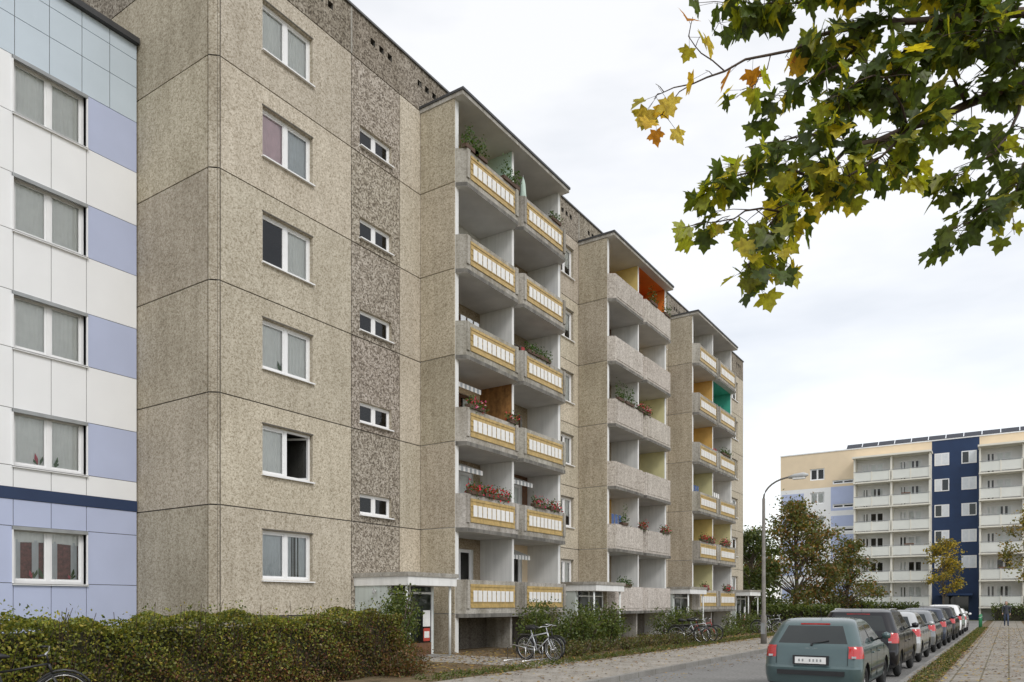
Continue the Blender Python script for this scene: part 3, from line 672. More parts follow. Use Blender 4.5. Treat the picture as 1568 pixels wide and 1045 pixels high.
bl=[(-11.3+random.uniform(-.4,.4),19.5+i*.9,.25,.5,.6,.35,500) for i in range(16)]
shrub('ground_cover',bl,.07,[(.08,.10,.03),(.16,.13,.05),(.13,.15,.05)])
bl=[(-13+random.uniform(-.4,.5),32.5+i*.9,.75,.7,.7,.75,900) for i in range(5)]
shrub('shrub.003',bl,.09,G)
bl=[(-13+random.uniform(-.4,.5),43+i*1.0,.6,.7,.8,.65,600) for i in range(6)]+[(-12+random.uniform(-.4,.5),35+i*1.6,.25,.8,.9,.35,350) for i in range(12)]
shrub('shrub.004',bl,.10,G)

def tree(name,base,h,cr,cols,wts,n,seed,tr=.14,size=.2,crown0=.3,clumps=46):
    rr=random.Random(seed); e=empty(name); mb=MB(); bx,by,bz=base
    top=(bx+rr.uniform(-.3,.3),by+rr.uniform(-.3,.3),h*.86)
    mb.tube([base,(bx+rr.uniform(-.1,.1),by,h*.3),((bx+top[0])/2,(by+top[1])/2,h*.6),top],[tr,tr*.8,tr*.5,tr*.15],'bark',8)
    cl=[]
    for i in range(clumps):
        z=h*(crown0+(.96-crown0)*rr.random()**.8); a=rr.uniform(0,6.283); f=(z/h-crown0)/(1-crown0)
        prof=math.sin(math.pi*min(1,max(.05,f*.82+.16)))**.7
        r=cr*prof*rr.uniform(.3,1.05); p=(bx+r*math.cos(a),by+r*math.sin(a),z); cl.append((p,rr.uniform(.5,1.0)*cr*.34))
        z0=max(h*.22,z-r*.8-.3); mid=(bx+.5*r*math.cos(a),by+.5*r*math.sin(a),(z0+z)/2+.1)
        mb.tube([(bx,by,z0),mid,p],[tr*.35,tr*.2,.012],'bark',5,False)
    mb.build('trunk_and_limbs',e)
    CC=[];cc=[]
    for (p,r) in cl:
        m_=max(10,int(n/clumps*rr.uniform(.5,1.5))); P=np.random.normal(size=(m_,3))*np.array([r,r,r*.7])*.55+np.array(p); CC.append(P)
        cc.append(pal(m_,cols,wts)*rr.uniform(.6,1.3))
    C=np.concatenate(CC); leafcloud('crown',C,np.random.uniform(size*.6,size*1.3,len(C)),np.clip(np.concatenate(cc),0,1),parent=e)
AU=[(.10,.13,.04),(.16,.16,.05),(.26,.17,.06),(.27,.13,.05)]
tree('autumn_tree',(-14.6,64.5,0),10.2,3.6,AU,[.4,.3,.22,.08],10500,1,.2,.26,.2,66)
tree('autumn_tree.001',(-17.4,61,0),7.6,2.4,[(.07,.11,.03),(.12,.15,.04)],None,5500,2,.15,.24)
tree('autumn_tree.002',(-11.6,70,0),7.2,2.6,AU,[.5,.3,.15,.05],5500,3,.15,.24,.2)
tree('yellow_tree',(-5.6,88.9,0),8.6,2.0,[(.50,.36,.05),(.36,.30,.06),(.20,.20,.05)],None,3200,4,.1,.24,.35)
tree('autumn_tree.003',(2.6,78,0),10.5,3.1,[(.24,.23,.06),(.16,.17,.05),(.34,.24,.07)],None,5500,5,.17,.26,.25)
tree('autumn_tree.004',(-21,72,0),8.5,3.1,G,None,4500,6,.18,.28,.15)
tree('autumn_tree.005',(-27,82,0),9.5,3.5,G,None,4500,8,.18,.3,.15)
def fhedge(name,x0,x1,y0,y1,z,n):
    C=np.stack([np.random.uniform(x0,x1,n),np.random.uniform(y0,y1,n),np.random.rand(n)**.6*z*(1+.15*np.sin(np.random.uniform(0,6,n)))],1); e=empty(name); leafcloud('foliage',C,.22,pal(n,G),parent=e); mb=MB(); mb.box(x0+.3,x1-.3,y0+.3,y1-.3,0,z*.8,'hedge_core'); mb.build('dark_core',e)  # plain dark filler box added within the foliage, not branch geometry
fhedge('hedge.001',-24,-9.9,71,73,2.0,6000); fhedge('hedge.002',-15,-8,90,91.3,1.7,3500); fhedge('hedge.003',-1.5,12,90,91.3,1.6,3500); fhedge('hedge.004',-15.5,-10.2,57.5,59,1.5,3000)
e=empty('distant_trees'); n=26000
X=np.random.uniform(-160,160,n); Zt=9+3*np.sin(X*.13)+2*np.sin(X*.41+1)+1.3*np.sin(X*1.1)
C=np.stack([X,150+np.random.uniform(-4,4,n),np.random.rand(n)**.7*Zt],1); leafcloud('foliage',C,1.0,pal(n,G)*.9,parent=e)

# ------------------------------------------------------------------ foreground maple
def W(r,f,z): return Vector((r*C_-f*S_, r*S_+f*C_, z))
mp=empty('maple_tree')
br=MB(); leaves=[]
br.tube([W(6.0,6.2,0),W(5.98,6.2,1.5),W(6.05,6.15,3.2),W(5.9,6.15,5),W(5.8,6.2,7),W(5.7,6.3,9)],[.2,.17,.15,.12,.08,.03],'bark',12)
Bm=[]
def limb(pts,r0,r1,tw=1.0,start=0,yel=0.0):
    P=[W(*p) for p in pts]; n=len(P); rs=[r0+(r1-r0)*i/(n-1) for i in range(n)]
    Q=[P[0]];R=[rs[0]]
    for i in range(n-1):
        m_=(P[i]+P[i+1])/2+Vector((random.uniform(-.03,.03),random.uniform(-.03,.03),random.uniform(-.03,.03))); Q+=[m_,P[i+1]]; R+=[(rs[i]+rs[i+1])/2,rs[i+1]]
    br.tube(Q,R,'twig',6)
    for i in range(start,len(Q)-1):
        seg=Q[i+1]-Q[i]; d=seg.normalized(); k=int(seg.length/.056*tw+random.random())
        for j in range(k):
            p=Q[i]+seg*random.random(); Bm.append((p,d,yel))
    Bm.append((Q[-1],(Q[-1]-Q[-2]).normalized(),yel)); Bm.append((Q[-1],(Q[-1]-Q[-2]).normalized(),yel))
limb([(5.9,6.15,4.6),(5.0,6.0,5.4),(3.95,5.8,5.73),(3.45,5.7,5.49),(2.95,5.6,5.25),(2.47,5.5,5.05),(2.23,5.5,4.81)],.05,.012,.8,4,.2)
limb([(2.23,5.5,4.81),(1.93,5.4,4.52),(1.80,5.4,4.32),(1.70,5.4,4.14)],.012,.004,1.15,0,.8)
limb([(1.93,5.4,4.52),(1.98,5.4,4.36),(1.97,5.4,4.24)],.006,.003,.9,0,.8)
limb([(2.95,5.6,5.25),(2.71,5.5,4.98),(2.47,5.5,4.84),(2.22,5.45,4.74)],.012,.004,1.3,0,.85)
limb([(2.47,5.5,5.05),(2.15,5.4,5.08),(1.95,5.4,5.03)],.01,.004,1.0,0,.45)
limb([(2.23,5.5,4.81),(1.9,5.4,4.84),(1.62,5.4,4.78),(1.43,5.4,4.66)],.01,.004,1.1,0,.55)
limb([(1.93,5.4,4.52),(1.66,5.35,4.50),(1.44,5.35,4.42)],.008,.004,1.1,0,.6)
limb([(5.8,6.2,5.6),(5.0,5.9,6.1),(3.82,5.6,6.11),(3.24,5.6,6.06),(2.71,5.55,6.0),(2.24,5.4,5.80)],.05,.012,1.0,4,.12)
limb([(2.24,5.4,5.80),(1.86,5.4,5.65),(1.53,5.4,5.53),(1.30,5.4,5.44),(1.07,5.4,5.37)],.011,.003,.30,0,1.5)
limb([(1.53,5.4,5.53),(1.36,5.4,5.66),(1.27,5.4,5.78)],.005,.003,.2,0,1.5)
limb([(1.30,5.4,5.44),(1.14,5.4,5.30),(1.08,5.4,5.22)],.004,.003,.0,0,1.5)
limb([(1.86,5.4,5.65),(1.78,5.4,5.5),(1.70,5.4,5.40)],.005,.003,.2,0,.9)
limb([(2.71,5.55,6.0),(2.42,5.5,5.66),(2.15,5.5,5.50),(2.0,5.5,5.42)],.011,.004,.9,0,.25)
limb([(3.24,5.6,6.06),(2.95,5.6,5.75),(2.7,5.6,5.55),(2.45,5.6,5.5)],.012,.004,1.1,0,.15)
limb([(5.7,6.2,6.4),(4.8,5.8,6.7),(3.9,5.6,6.6),(3.1,5.6,6.45),(2.4,5.5,6.35),(1.85,5.5,6.2),(1.6,5.5,6.1)],.04,.005,1.3,4,.15)
limb([(2.4,5.5,6.35),(2.1,5.5,6.1),(1.85,5.4,6.02)],.01,.004,.9,0,.3)
limb([(3.95,5.8,5.73),(3.7,5.6,5.2),(3.45,5.5,4.95),(3.3,5.5,4.85)],.014,.004,1.0,1)
limb([(3.95,5.8,5.1),(3.75,5.6,4.75),(3.5,5.5,4.60),(3.36,5.5,4.50)],.012,.004,1.2)
limb([(5.0,6.0,5.4),(4.4,5.9,5.2),(3.95,5.8,5.1)],.02,.012,.6)
limb([(3.45,5.7,5.49),(3.3,5.7,5.8),(3.05,5.6,5.9),(2.8,5.6,5.75)],.012,.004,1.2,0,.1)
limb([(3.95,5.8,5.73),(3.9,5.9,6.1),(3.6,5.9,6.4),(3.2,5.9,6.5)],.012,.004,1.2)
limb([(4.6,5.9,6.3),(4.1,5.6,5.95),(3.65,5.4,5.8),(3.3,5.3,5.75)],.014,.004,1.1)
limb([(3.6,5.6,6.1),(3.2,5.4,6.3),(2.8,5.3,6.25),(2.5,5.3,6.15)],.012,.004,1.2,0,.1)
limb([(2.95,5.6,5.25),(2.8,5.5,5.45),(2.6,5.4,5.5),(2.35,5.4,5.35)],.01,.004,.9,0,.35)
for (p,d,yel) in Bm:
    a=random.uniform(0,6.283); side=Vector((math.cos(a),math.sin(a),random.uniform(-.3,.5)))
    sc=.5 if yel>=.9 else 1
    t=(d*.6+side*.8).normalized(); L=random.uniform(.08,.28)*sc; q=p+t*L+Vector((0,0,-.12*L))
    br.tube([p,(p+q)/2+Vector((0,0,.01)),q],[.004,.003,.002],'twig',4,False)
    for j in range(random.choice([2,3,3,4]) if yel<.9 else random.choice([1,1,2])):
        aa=random.uniform(0,6.283); dd=(t*.4+Vector((math.cos(aa),math.sin(aa),random.uniform(-.8,.1)))).normalized()
        base=p.lerp(q,random.uniform(.5,1)); pe=base+dd*random.uniform(.05,.12); br.tube([base,pe],.0016,'twig',3,False); leaves.append((pe,dd,yel))
br.build('trunk_and_branches',mp)
half=[(0,0),(.10,-.10),(.28,-.14),(.52,-.22),(.50,-.06),(.46,.06),(.60,.13),(.74,.20),(.92,.38),(.72,.42),(.64,.55),(.50,.50),(.36,.50),(.38,.64),(.42,.78),(.24,.82),(.13,.95),(0,1.14)]
V=[];Fc=[];Cc=[]
for (p,d,yel) in leaves:
    s=random.uniform(.082,.13)
    down=Vector((random.uniform(-.35,.35),random.uniform(-.35,.35),-random.uniform(.1,1.0)))
    y=(d*.8+down).normalized(); nrm=Vector((random.uniform(-.7,.7),random.uniform(-.7,.7),1.0)); x=y.cross(nrm).normalized(); z=x.cross(y)
    fold=random.uniform(.05,.35); curl=random.uniform(.0,.35)
    u=random.random()
    if yel>1: c=random.choice([(.62,.42,.04),(.50,.22,.03),(.58,.46,.08),(.36,.33,.05)])
    elif u<yel*.75: c=random.choice([(.32,.36,.04),(.56,.48,.05),(.26,.32,.04),(.42,.42,.05)])
    elif u<yel*.75+.1: c=(.26,.28,.04)
    else: c=random.choice([(.07,.105,.025),(.09,.135,.03),(.055,.085,.025),(.12,.16,.035)])
    for sg in (1,-1):
        i0=len(V)
        for (hx,hy) in half:
            jx=hx*sg; rad2=hx*hx+hy*hy
            V.append(p+x*(jx*s)+y*(hy*s)+z*(abs(hx)*fold*s-curl*rad2*s*.5)); Cc.append(c)
        Fc.append(list(range(i0,i0+len(half))) if sg==1 else list(range(i0,i0+len(half)))[::-1])
me=bpy.data.meshes.new('leaves'); me.from_pydata([tuple(v) for v in V],[],Fc); at=me.attributes.new('Col','FLOAT_COLOR','POINT')
ca=np.ones((len(V),4)); ca[:,:3]=np.array(Cc); at.data.foreach_set('color',ca.ravel()); me.materials.append(MATS['leaf_maple']); o=bpy.data.objects.new('leaves',me); scene.collection.objects.link(o); o.parent=mp

# ------------------------------------------------------------------ street lamp
lm=MB()
bx,by=-8.15,30.5
lm.tube([(bx,by,.1),(bx,by,1.2),(bx,by,1.25),(bx,by,5.9)],[.12,.115,.085,.06],'lamp_post',12)
arc=[(bx+1.1*(1-math.cos(t)),by-.1*(1-math.cos(t)),5.9+.75*math.sin(t)) for t in [i*math.pi/2/8 for i in range(9)]]
lm.tube(arc,.035,'lamp_post',8)
hx,hy,hz=arc[-1]
lm.tube([(hx-.12,hy,hz-.02),(hx+.1,hy-.01,hz),(hx+.45,hy-.03,hz+.02),(hx+.62,hy-.04,hz+.02)],[.05,.10,.11,.04],'lamp_head',10)
lm.box(hx+.05,hx+.5,hy-.1,hy+.06,hz-.12,hz-.06,'plate_white')
lm.box(bx-.08,bx+.08,by-.12,by-.085,.5,.95,'metal_grey')
lm.build('street_lamp')

# ------------------------------------------------------------------ cars
def outline(yr,yf,w,r,rb=.05,fb=.10):
    pts=[];tag=[]
    nr=7
    for i in range(nr):
        x=-w+r+(2*(w-r))*i/(nr-1); pts.append((x,yr-rb*(1-(x/w)**2)+rb*(1-((w-r)/w)**2))); tag.append(('R',i))
    for i in range(1,5):
        a=math.pi/2*i/5; pts.append((w-r+r*math.sin(a),yr+r-r*math.cos(a))); tag.append(('RC',i))
    fs=[0,.03,.07,.22,.42,.44,.47,.50,.70,.90,.95,1]
    for f in fs: pts.append((w,yr+r+(yf-yr-2*r)*f)); tag.append(('S',f))
    for i in range(1,5):
        a=math.pi/2*i/5; pts.append((w-r+r*math.cos(a),yf-r+r*math.sin(a))); tag.append(('FC',i))
    for i in range(nr):
        x=w-r-(2*(w-r))*i/(nr-1); pts.append((x,yf+fb*(1-(x/w)**2)-fb*(1-((w-r)/w)**2))); tag.append(('F',i))
    for i in range(1,5):
        a=math.pi/2*i/5; pts.append((-(w-r)-r*math.sin(a),yf-r+r*math.cos(a))); tag.append(('FC',5-i))
    for f in reversed(fs): pts.append((-w,yr+r+(yf-yr-2*r)*f)); tag.append(('S',f))
    for i in range(1,5):
        a=math.pi/2*i/5; pts.append((-(w-r)-r*math.cos(a),yr+r-r*math.sin(a))); tag.append(('RC',5-i))
    return pts,tag
SPEC={
'hatch':dict(L=3.85,levels=[(.20,.14,3.68,.72,.2),(.28,.04,3.80,.80,.22),(.42,0,3.85,.825,.22),(.56,.0,3.85,.83,.22),(.60,.045,3.82,.83,.22),(.74,.07,3.72,.83,.22),(.80,.085,3.55,.828,.22),(.90,.10,3.10,.815,.2),(.95,.12,2.85,.80,.2),(.99,.15,2.74,.785,.2),(1.30,.42,2.12,.665,.2),(1.36,.50,1.98,.64,.2),(1.41,.66,1.80,.58,.2),(1.44,.95,1.5,.42,.2)],gl=(9,10),tail=(5,8),head=(4,6),wh=(.66,3.12)),
'estate':dict(L=4.3,levels=[(.22,.14,4.12,.74,.2),(.30,.04,4.24,.84,.2),(.45,0,4.3,.865,.2),(.60,.0,4.3,.87,.2),(.64,.04,4.27,.87,.2),(.80,.05,4.16,.87,.2),(.90,.06,3.95,.865,.2),(.99,.07,3.45,.85,.2),(1.03,.08,3.2,.84,.2),(1.07,.10,3.08,.82,.2),(1.42,.30,2.45,.70,.2),(1.50,.36,2.30,.67,.2),(1.55,.5,2.1,.61,.2),(1.58,.8,1.8,.45,.2)],gl=(9,10),tail=(5,8),head=(4,6),wh=(.75,3.4)),
}
def car(name,x,y,kind,paint,tall=1.0,rack=False,seed=0):
    sp=SPEC[kind]; e=empty(name,(x,y,.004)); lv=sp['levels']
    V=[];F_=[];MI=[];mats=[paint,'car_glass','tail_red','head_clear','black_plastic']
    for (z,yr,yf,w,r) in lv:
        pts,tag=outline(yr,yf,w,r); V+=[(a,b,z*tall) for a,b in pts]
    n=len(pts)
    for l in range(len(lv)-1):
        for i in range(n):
            j=(i+1)%n; F_.append((l*n+i,l*n+j,(l+1)*n+j,(l+1)*n+i)); mi=0
            ta,tb=tag[i],tag[j]; kinds={ta[0],tb[0]}
            if sp['gl'][0]<=l<sp['gl'][1]:
                if kinds=={'R'} : mi=1
                elif kinds=={'F'}: mi=1
                elif kinds=={'S'}:
                    f=(ta[1]+tb[1])/2
                    if .07<f<.42 or .50<f<.95: mi=1
                    if .42<f<.50 : mi=4
                elif kinds=={'FC','F'}: mi=1
            if sp['tail'][0]<=l<sp['tail'][1] and (kinds=={'RC'} or (kinds=={'R','RC'}) or (kinds=={'RC','S'} and min([q[1] for q in (ta,tb) if q[0]=='S'])<.02)): mi=2
            if sp['head'][0]<=l<sp['head'][1] and (kinds=={'FC'} or kinds=={'F','FC'}): mi=3
            if l==0: mi=4
            MI.append(mi)
    F_.append(tuple(range(n))[::-1]); MI.append(4); b0=(len(lv)-1)*n; F_.append(tuple(range(b0,b0+n))); MI.append(0)
    me=bpy.data.meshes.new('body'); me.from_pydata(V,[],F_)
    for q in mats: me.materials.append(MATS[q])
    me.polygons.foreach_set('material_index',MI); me.update()
    o=bpy.data.objects.new('body',me); scene.collection.objects.link(o); o.parent=e
    for wy in sp['wh']:
        for sx in (-1,1):
            cu=MB(); cu.tube([(sx*.52,wy,.30),(sx*1.1,wy,.30)],.355,'black_plastic',32); co=cu.build('cutter'); co.parent=e
            md=o.modifiers.new('b','BOOLEAN'); md.operation='DIFFERENCE'; md.solver='EXACT'; md.object=co
            if hasattr(md,'material_mode'): md.material_mode='TRANSFER'
    bpy.context.view_layer.update()
    dg=bpy.context.evaluated_depsgraph_get(); nm=bpy.data.meshes.new_from_object(o.evaluated_get(dg)); o.modifiers.clear(); o.data=nm
    for c in [c for c in e.children if c.name.startswith('cutter')]: bpy.data.objects.remove(c)
    nm.polygons.foreach_set('use_smooth',[True]*len(nm.polygons)); nm.set_sharp_from_angle(angle=math.radians(28))
    d=MB(); w=lv[3][3]; L=sp['L']; T=tall
    for wy in sp['wh']:
        for sx in (-1,1):
            d.ring((sx*(w-.10),wy,.30),(1,0,0),.225,.075,'tyre',28,10)
            d.tube([(sx*(w-.17),wy,.30),(sx*(w-.06),wy,.30)],.20,'rim',24)
            for q in range(7):
                a=q*2*math.pi/7
                cy,cz=wy+.12*math.cos(a),.30+.12*math.sin(a); d.tube([(sx*(w-.065),cy,cz),(sx*(w-.052),cy,cz)],.035,'black_plastic',8)
            d.tube([(sx*(w-.06),wy,.30),(sx*(w-.045),wy,.30)],.05,'rim',12)
    pz=(.64 if kind=='hatch' else .72)
    d.box(-.30,.30,-.012,.05,pz-.02,pz+.14,'black_plastic')
    d.box(-.26,.26,-.018,-.012,pz,pz+.115,'plate_white')
    for q in range(7): 
        if q!=2: d.box(-.20+q*.06,-.175+q*.06,-.021,-.018,pz+.035,pz+.08,'metal_grey')
    d.box(-.56,.56,-.062,.0,.44*T,.52*T,'black_plastic')
    d.box(-.20,.20,-.03,.10,.20,.27,'black_plastic')
    zg0,yg0=lv[sp['gl'][0]][0]*T,lv[sp['gl'][0]][1]; zg1,yg1=lv[sp['gl'][1]][0]*T,lv[sp['gl'][1]][1]
    d.tube([(0,yg0-.05,zg0-.02),(.03,yg0-.05,zg0+.01),(.28,yg0+.01,zg0+.06)],.010,'black_plastic',5)
    d.tube([(0,yg0-.06,zg0-.04),(0,yg0-.04,zg0-.0)],.02,'black_plastic',6)
    d.box(-.25,.25,yg1+.0,yg1+.10,zg1+.02,zg1+.045,'tail_red')
    d.box(-.10,.10,yg0-.075,yg0-.04,zg0-.11,zg0-.08,'chrome')
    for sx in (-1,1):
        d.tube([(sx*.60,lv[4][1]-.012,lv[4][0]*T+.02),(sx*.60,lv[8][1]-.012,lv[8][0]*T)],.004,'black_plastic',4)
        # reversing lamp insert in the tail cluster
        d.box(sx*.665,sx*.735,.055 if kind=='hatch' else .035,.1,lv[5][0]*T+.01,lv[5][0]*T+.045,'head_clear')
        for fy in (L*.285,L*.475,L*.72):
            d.box(sx*(w-.01),sx*(w+.0015),fy,fy+.008,.33*T,lv[7][0]*T-.03,'black_plastic')
        for fy in (L*.33,L*.52): d.tube([(sx*(w+.01),fy,.80*T),(sx*(w+.01),fy+.16,.81*T)],.013,paint,6)
        d.box(sx*(w-.005),sx*(w+.012),L*.29,L*.71,.47*T,.52*T,'black_plastic')
        my=lv[8][2]-.50; mz=lv[9][0]*T+.05
        d.tube([(sx*(w-.07),my,mz-.03),(sx*(w+.05),my,mz)],.022,'black_plastic',6)
        d.tube([(sx*(w+.02),my-.02,mz+.03),(sx*(w+.10),my-.01,mz+.04),(sx*(w+.17),my,mz+.03)],[.055,.075,.045],paint,10)
        if rack:
            yr0,yr1=.75,2.2; zz=lv[11][0]*T
            d.tube([(sx*.60,yr0,zz),(sx*.60,yr0+.1,zz+.07),(sx*.60,yr1-.1,zz+.07),(sx*.60,yr1,zz)],.016,'chrome',6)
    d.tube([(0,lv[-1][1]+.05,lv[-1][0]*T-.01),(0,lv[-1][1]-.15,lv[-1][0]*T+.22)],.005,'black_plastic',5)
    d.tube([(.35,.1,.22),(.35,-.02,.2)],.028,'metal_grey',8)
    d.build('wheels_and_trim',e)
    return e
car('parked_car',-2.93,14.0,'hatch','paint_teal')
car('parked_car.001',-2.95,18.9,'estate','paint_black',rack=True)
car('parked_car.002',-2.93,24.2,'hatch','paint_silver',1.02)
car('parked_car.003',-2.93,29.4,'hatch','paint_grey',1.03)
car('parked_car.004',-2.95,34.4,'estate','paint_darkblue',.97)
car('parked_car.005',-2.93,40.0,'estate','paint_black',1.0)
car('parked_car.006',-2.95,46.0,'estate','paint_white',1.05)
car('parked_car.007',-2.95,52.5,'hatch','paint_white',1.0)

# ------------------------------------------------------------------ bicycles
def bike(name,x,y,z,yaw,frame,lean=.1):
    R=Matrix.Translation((x,y,z))@Matrix.Rotation(yaw,4,'Z')@Matrix.Rotation(lean,4,'X')
    b=MB(lambda a,b_,c:tuple(R@Vector((a,b_,c))))
    r=.34
    for cx in (-.53,.53):
        b.ring((cx,0,r),(0,1,0),r-.02,.019,'tyre',32,6); b.ring((cx,0,r),(0,1,0),r-.045,.010,'chrome',32,5)
        b.tube([(cx,-.05,r),(cx,.05,r)],.022,'chrome',8)
        for i in range(16):
            t=i*math.pi/8; b.tube([(cx,.015*(-1)**i,r),(cx+.29*math.cos(t),0,r+.29*math.sin(t))],.0022,'chrome',3,False)
        arc=[(cx+(r+.025)*math.cos(t),0,r+(r+.025)*math.sin(t)) for t in [math.radians(q) for q in range(20,190,17)]]
        b.tube(arc,.02,'bike_black',5)
    bb=(-.09,0,.30); seat=(-.24,0,.78); hd=(.36,0,.80); hb=(.40,0,.66); rw=(-.53,0,r); fwh=(.53,0,r)
    for p,q,rr in ((bb,seat,.017),(bb,hb,.02),((-.21,0,.70),hd,.017),(seat,(-.27,0,.90),.013),(hd,(.33,0,.95),.014),(hb,hd,.02)): b.tube([p,q],rr,frame,8)
    for sy in (-.05,.05):
        b.tube([(bb[0],sy*.6,bb[2]),(rw[0],sy,rw[2])],.010,frame,6); b.tube([(-.22,sy*.4,.72),(rw[0],sy,rw[2])],.009,frame,6); b.tube([(hb[0],sy,hb[2]-.02),(.47,sy,.48),(fwh[0],sy,fwh[2])],.012,frame,6)
    b.tube([(.33,-.29,.98),(.36,-.18,1.0),(.36,0,.97),(.36,.18,1.0),(.33,.29,.98)],.012,'chrome',6)
    for sy in (-1,1): b.tube([(.33,sy*.29,.98),(.25,sy*.31,.97)],.017,'bike_black',6)
    b.tube([(-.42,0,.92),(-.32,0,.93),(-.18,0,.92),(-.08,0,.91)],[.07,.075,.04,.018],'bike_black',8)
    b.ring((bb[0],.04,bb[2]),(0,1,0),.09,.006,'bike_black',20,4)
    b.tube([(bb[0],.05,bb[2]),(bb[0]+.1,.06,bb[2]-.12)],.009,'chrome',5); b.tube([(bb[0],-.05,bb[2]),(bb[0]-.1,-.06,bb[2]+.12)],.009,'chrome',5)
    b.tube([(bb[0]+.1,.05,bb[2]-.12),(bb[0]+.1,.13,bb[2]-.12)],.014,'bike_black',5); b.tube([(bb[0]-.1,-.05,bb[2]+.12),(bb[0]-.1,-.13,bb[2]+.12)],.014,'bike_black',5)
    b.box(-.72,-.28,-.06,.06,.715,.73,'bike_black')
    b.build(name)
bike('bicycle',-10.9,17.9,.11,math.radians(-12),'bike_silver',.12)
bike('bicycle.001',-11.2,18.35,.11,math.radians(-5),'bike_black',-.12)
bike('bicycle.002',-11.1,4.75,.1,math.radians(62),'bike_black',.15)
bike('bicycle.003',-10.9,29.6,.11,math.radians(10),'bike_black',.1)
bike('bicycle.004',-10.8,30.3,.11,math.radians(0),'bike_silver',.1)
bike('bicycle.005',-10.9,31.2,.11,math.radians(12),'bike_red',.1)
bike('bicycle.006',-10.9,41.5,.11,math.radians(10),'bike_black',.1)
bike('bicycle.007',-10.8,42.4,.11,math.radians(-5),'bike_silver',.1)
def rack(name,x,y,n,gap=.45):
    r=MB()
    for i in range(n):
        yy=y+i*gap; r.tube([(x-.3,yy,.1),(x-.3,yy,.5),(x-.1,yy,.58),(x+.3,yy,.5),(x+.3,yy,.1)],.014,'chrome',6)
    r.tube([(x-.3,y-.2,.14),(x-.3,y+n*gap,.14)],.016,'chrome',6); r.tube([(x+.3,y-.2,.14),(x+.3,y+n*gap,.14)],.016,'chrome',6)
    r.build(name)
rack('bicycle_rack',-11.3,17.3,4); rack('bicycle_rack.001',-11.3,29.3,5); rack('bicycle_rack.002',-11.3,41.2,4)

# ------------------------------------------------------------------ sign, bollards
s=MB(); sx,sy=-13.2,75.
for q in (-.7,.7): s.tube([(sx+q,sy,0),(sx+q,sy,2.3)],.04,'metal_grey',8)
s.box(sx-.8,sx+.8,sy-.05,sy-.01,1.1,2.4,'sign_white'); s.box(sx-.72,sx+.72,sy-.06,sy-.05,1.9,2.32,'sign_green'); s.box(sx-.6,sx+.1,sy-.06,sy-.05,1.3,1.7,'sign_green')
s.build('info_sign')
for i,(x,y) in enumerate([(-1.6,58),(-1.6,60),(-1.6,62)]):
    s=MB(); s.tube([(x,y,.1),(x,y,.95),(x,y,1.0)],[.05,.05,.02],'sign_green',8); s.ring((x,y,.8),(0,0,1),.05,.012,'plate_white',12,4); s.build('bollard' if i==0 else 'bollard.%03d'%i)

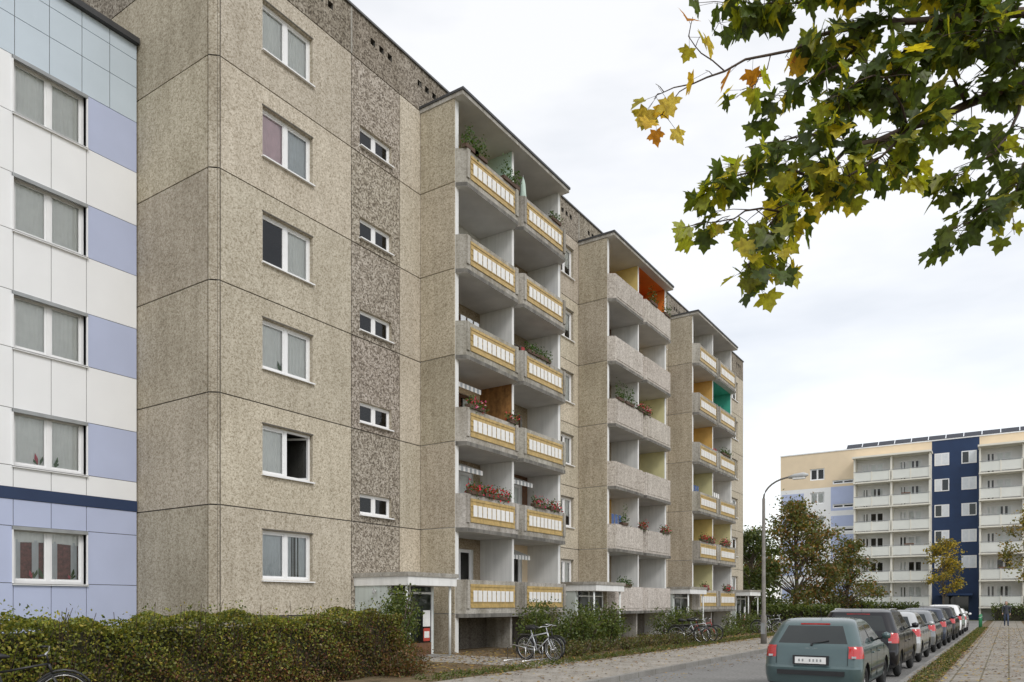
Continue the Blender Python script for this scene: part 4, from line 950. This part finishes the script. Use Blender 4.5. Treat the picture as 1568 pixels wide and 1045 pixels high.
# ------------------------------------------------------------------ person
def person(name,x,y,z,yaw):
    J_={'pel':(0,0,.95),'waist':(0,0,1.10),'chest':(0,.01,1.32),'neck':(0,0,1.47),'neck2':(0,.01,1.53),
     'hL':(-.09,0,.90),'kL':(-.10,.14,.50),'aL':(-.10,.10,.09),'tL':(-.11,.26,.04),
     'hR':(.09,0,.90),'kR':(.10,.0,.49),'aR':(.10,-.24,.12),'tR':(.11,-.12,.035),
     'sL':(-.18,0,1.41),'eL':(-.23,-.06,1.14),'wL':(-.22,.04,.89),'sR':(.18,0,1.41),'eR':(.23,.02,1.14),'wR':(.22,.14,.92)}
    R_={'pel':.13,'waist':.125,'chest':.14,'neck':.06,'neck2':.052,'hL':.095,'kL':.06,'aL':.045,'tL':.04,'hR':.095,'kR':.06,'aR':.045,'tR':.04,'sL':.07,'eL':.05,'wL':.034,'sR':.07,'eR':.05,'wR':.034}
    E=[('pel','waist'),('waist','chest'),('chest','neck'),('neck','neck2'),('pel','hL'),('hL','kL'),('kL','aL'),('aL','tL'),('pel','hR'),('hR','kR'),('kR','aR'),('aR','tR'),('chest','sL'),('sL','eL'),('eL','wL'),('chest','sR'),('sR','eR'),('eR','wR')]
    ks=list(J_); me=bpy.data.meshes.new('figure'); me.from_pydata([J_[k] for k in ks],[(ks.index(a),ks.index(b)) for a,b in E],[])
    e=empty(name,(x,y,z)); e.rotation_euler=(0,0,yaw)
    o=bpy.data.objects.new('figure',me); scene.collection.objects.link(o); o.parent=e
    md=o.modifiers.new('s','SKIN'); sv=me.skin_vertices[0].data
    for i,k in enumerate(ks): sv[i].radius=(R_[k],R_[k]*(.8 if k in('pel','waist','chest') else 1)); sv[i].use_root=(k=='pel')
    o.modifiers.new('d','SUBSURF').levels=2; o.modifiers['d'].render_levels=2
    bpy.context.view_layer.update(); dg=bpy.context.evaluated_depsgraph_get(); nm=bpy.data.meshes.new_from_object(o.evaluated_get(dg)); o.modifiers.clear(); o.data=nm
    nm.materials.clear()
    for q in ('jacket','trousers','skin','shoe'): nm.materials.append(MATS[q])
    for p in nm.polygons:
        c=p.center; p.use_smooth=True
        p.material_index=0 if c.z>.86 else (1 if c.z>.10 else 3)
        if c.z>1.50: p.material_index=2
    h=MB()
    h.tube([(0,.01,1.50),(0,.02,1.55),(0,.025,1.60),(0,.02,1.66),(0,.01,1.72),(0,.0,1.755),(0,0,1.765)],[.045,.062,.075,.082,.076,.045,.01],'skin',14)
    h.tube([(0,-.035,1.58),(0,-.03,1.66),(0,-.012,1.735),(0,-.008,1.775),(0,-.005,1.785)],[.065,.082,.083,.05,.01],'hair',12)
    h.tube([(0,.10,1.65),(0,.12,1.62),(0,.10,1.61)],[.008,.014,.008],'skin',6)
    for sx in (-1,1):
        h.tube([(sx*.078,.01,1.66),(sx*.09,.0,1.64),(sx*.078,.01,1.61)],.012,'skin',6); h.tube([(sx*.03,.092,1.655),(sx*.03,.102,1.655)],.009,'hair',6)
        wx,wy,wz=J_['wL'] if sx<0 else J_['wR']
        h.tube([(wx,wy,wz+.02),(wx,wy+.01,wz-.04),(wx,wy+.015,wz-.09)],[.028,.036,.032],'skin',8)
        for i in range(4):
            yy=wy-.02+i*.018; l=[.065,.075,.08,.06][i]; h.tube([(wx,yy,wz-.08),(wx-sx*.005,yy+.005,wz-.08-l*.55),(wx-sx*.02,yy+.008,wz-.08-l)],[.009,.008,.006],'skin',5)
        h.tube([(wx,wy+.03,wz-.04),(wx-sx*.02,wy+.055,wz-.075),(wx-sx*.025,wy+.05,wz-.10)],[.011,.009,.007],'skin',5)
    h.tube([(-.025,.098,1.585),(.025,.098,1.585)],.005,'poster_red',5)
    h.build('head_and_hands',e)
person('pedestrian',-.15,64,.11,math.radians(180))

# ------------------------------------------------------------------ light
w=bpy.data.worlds.new('World'); scene.world=w; w.use_nodes=True; nt=w.node_tree
bg=nt.nodes['Background']; out=nt.nodes['World Output']
sky=nt.nodes.new('ShaderNodeTexSky'); sky.sky_type='NISHITA'; sky.sun_disc=False
EL=math.radians(42); AZ=math.radians(118)
sky.sun_elevation=EL; sky.sun_rotation=AZ
nt.links.new(sky.outputs[0],bg.inputs[0]); bg.inputs[1].default_value=.05
tc=nt.nodes.new('ShaderNodeTexCoord'); mpn=nt.nodes.new('ShaderNodeMapping'); mpn.inputs['Scale'].default_value=(1.2,1.2,4.0)
no=nt.nodes.new('ShaderNodeTexNoise'); no.inputs['Scale'].default_value=1.6; no.inputs['Detail'].default_value=5; no.inputs['Roughness'].default_value=.55
nt.links.new(tc.outputs['Generated'],mpn.inputs[0]); nt.links.new(mpn.outputs[0],no.inputs['Vector'])
cr=nt.nodes.new('ShaderNodeValToRGB'); cr.color_ramp.elements[0].position=.34; cr.color_ramp.elements[0].color=(.79,.795,.80,1); cr.color_ramp.elements[1].position=.56; cr.color_ramp.elements[1].color=(1.0,.985,.96,1)
nt.links.new(no.outputs['Fac'],cr.inputs['Fac'])
b2=nt.nodes.new('ShaderNodeBackground'); nt.links.new(cr.outputs['Color'],b2.inputs[0]); b2.inputs[1].default_value=.93
ad=nt.nodes.new('ShaderNodeAddShader'); nt.links.new(bg.outputs[0],ad.inputs[0]); nt.links.new(b2.outputs[0],ad.inputs[1]); nt.links.new(ad.outputs[0],out.inputs[0])
sd=bpy.data.lights.new('sun','SUN'); sd.energy=1.2; sd.angle=math.radians(18); sd.color=(1,.975,.93)
so=bpy.data.objects.new('sun',sd); scene.collection.objects.link(so)
dirv=Vector((math.sin(AZ)*math.cos(EL),math.cos(AZ)*math.cos(EL),math.sin(EL))); so.rotation_euler=dirv.to_track_quat('Z','Y').to_euler(); so.location=(20,-10,40)
# ------------------------------------------------------------------ camera
cd=bpy.data.cameras.new('camera'); cam=bpy.data.objects.new('camera',cd); scene.collection.objects.link(cam)
cam.location=(0,0,1.7); cam.rotation_euler=(math.radians(90),0,math.radians(33.49)); cd.lens=26.4; cd.sensor_width=36; cd.shift_y=.2567; cd.clip_end=2500; cd.clip_start=.05
scene.camera=cam
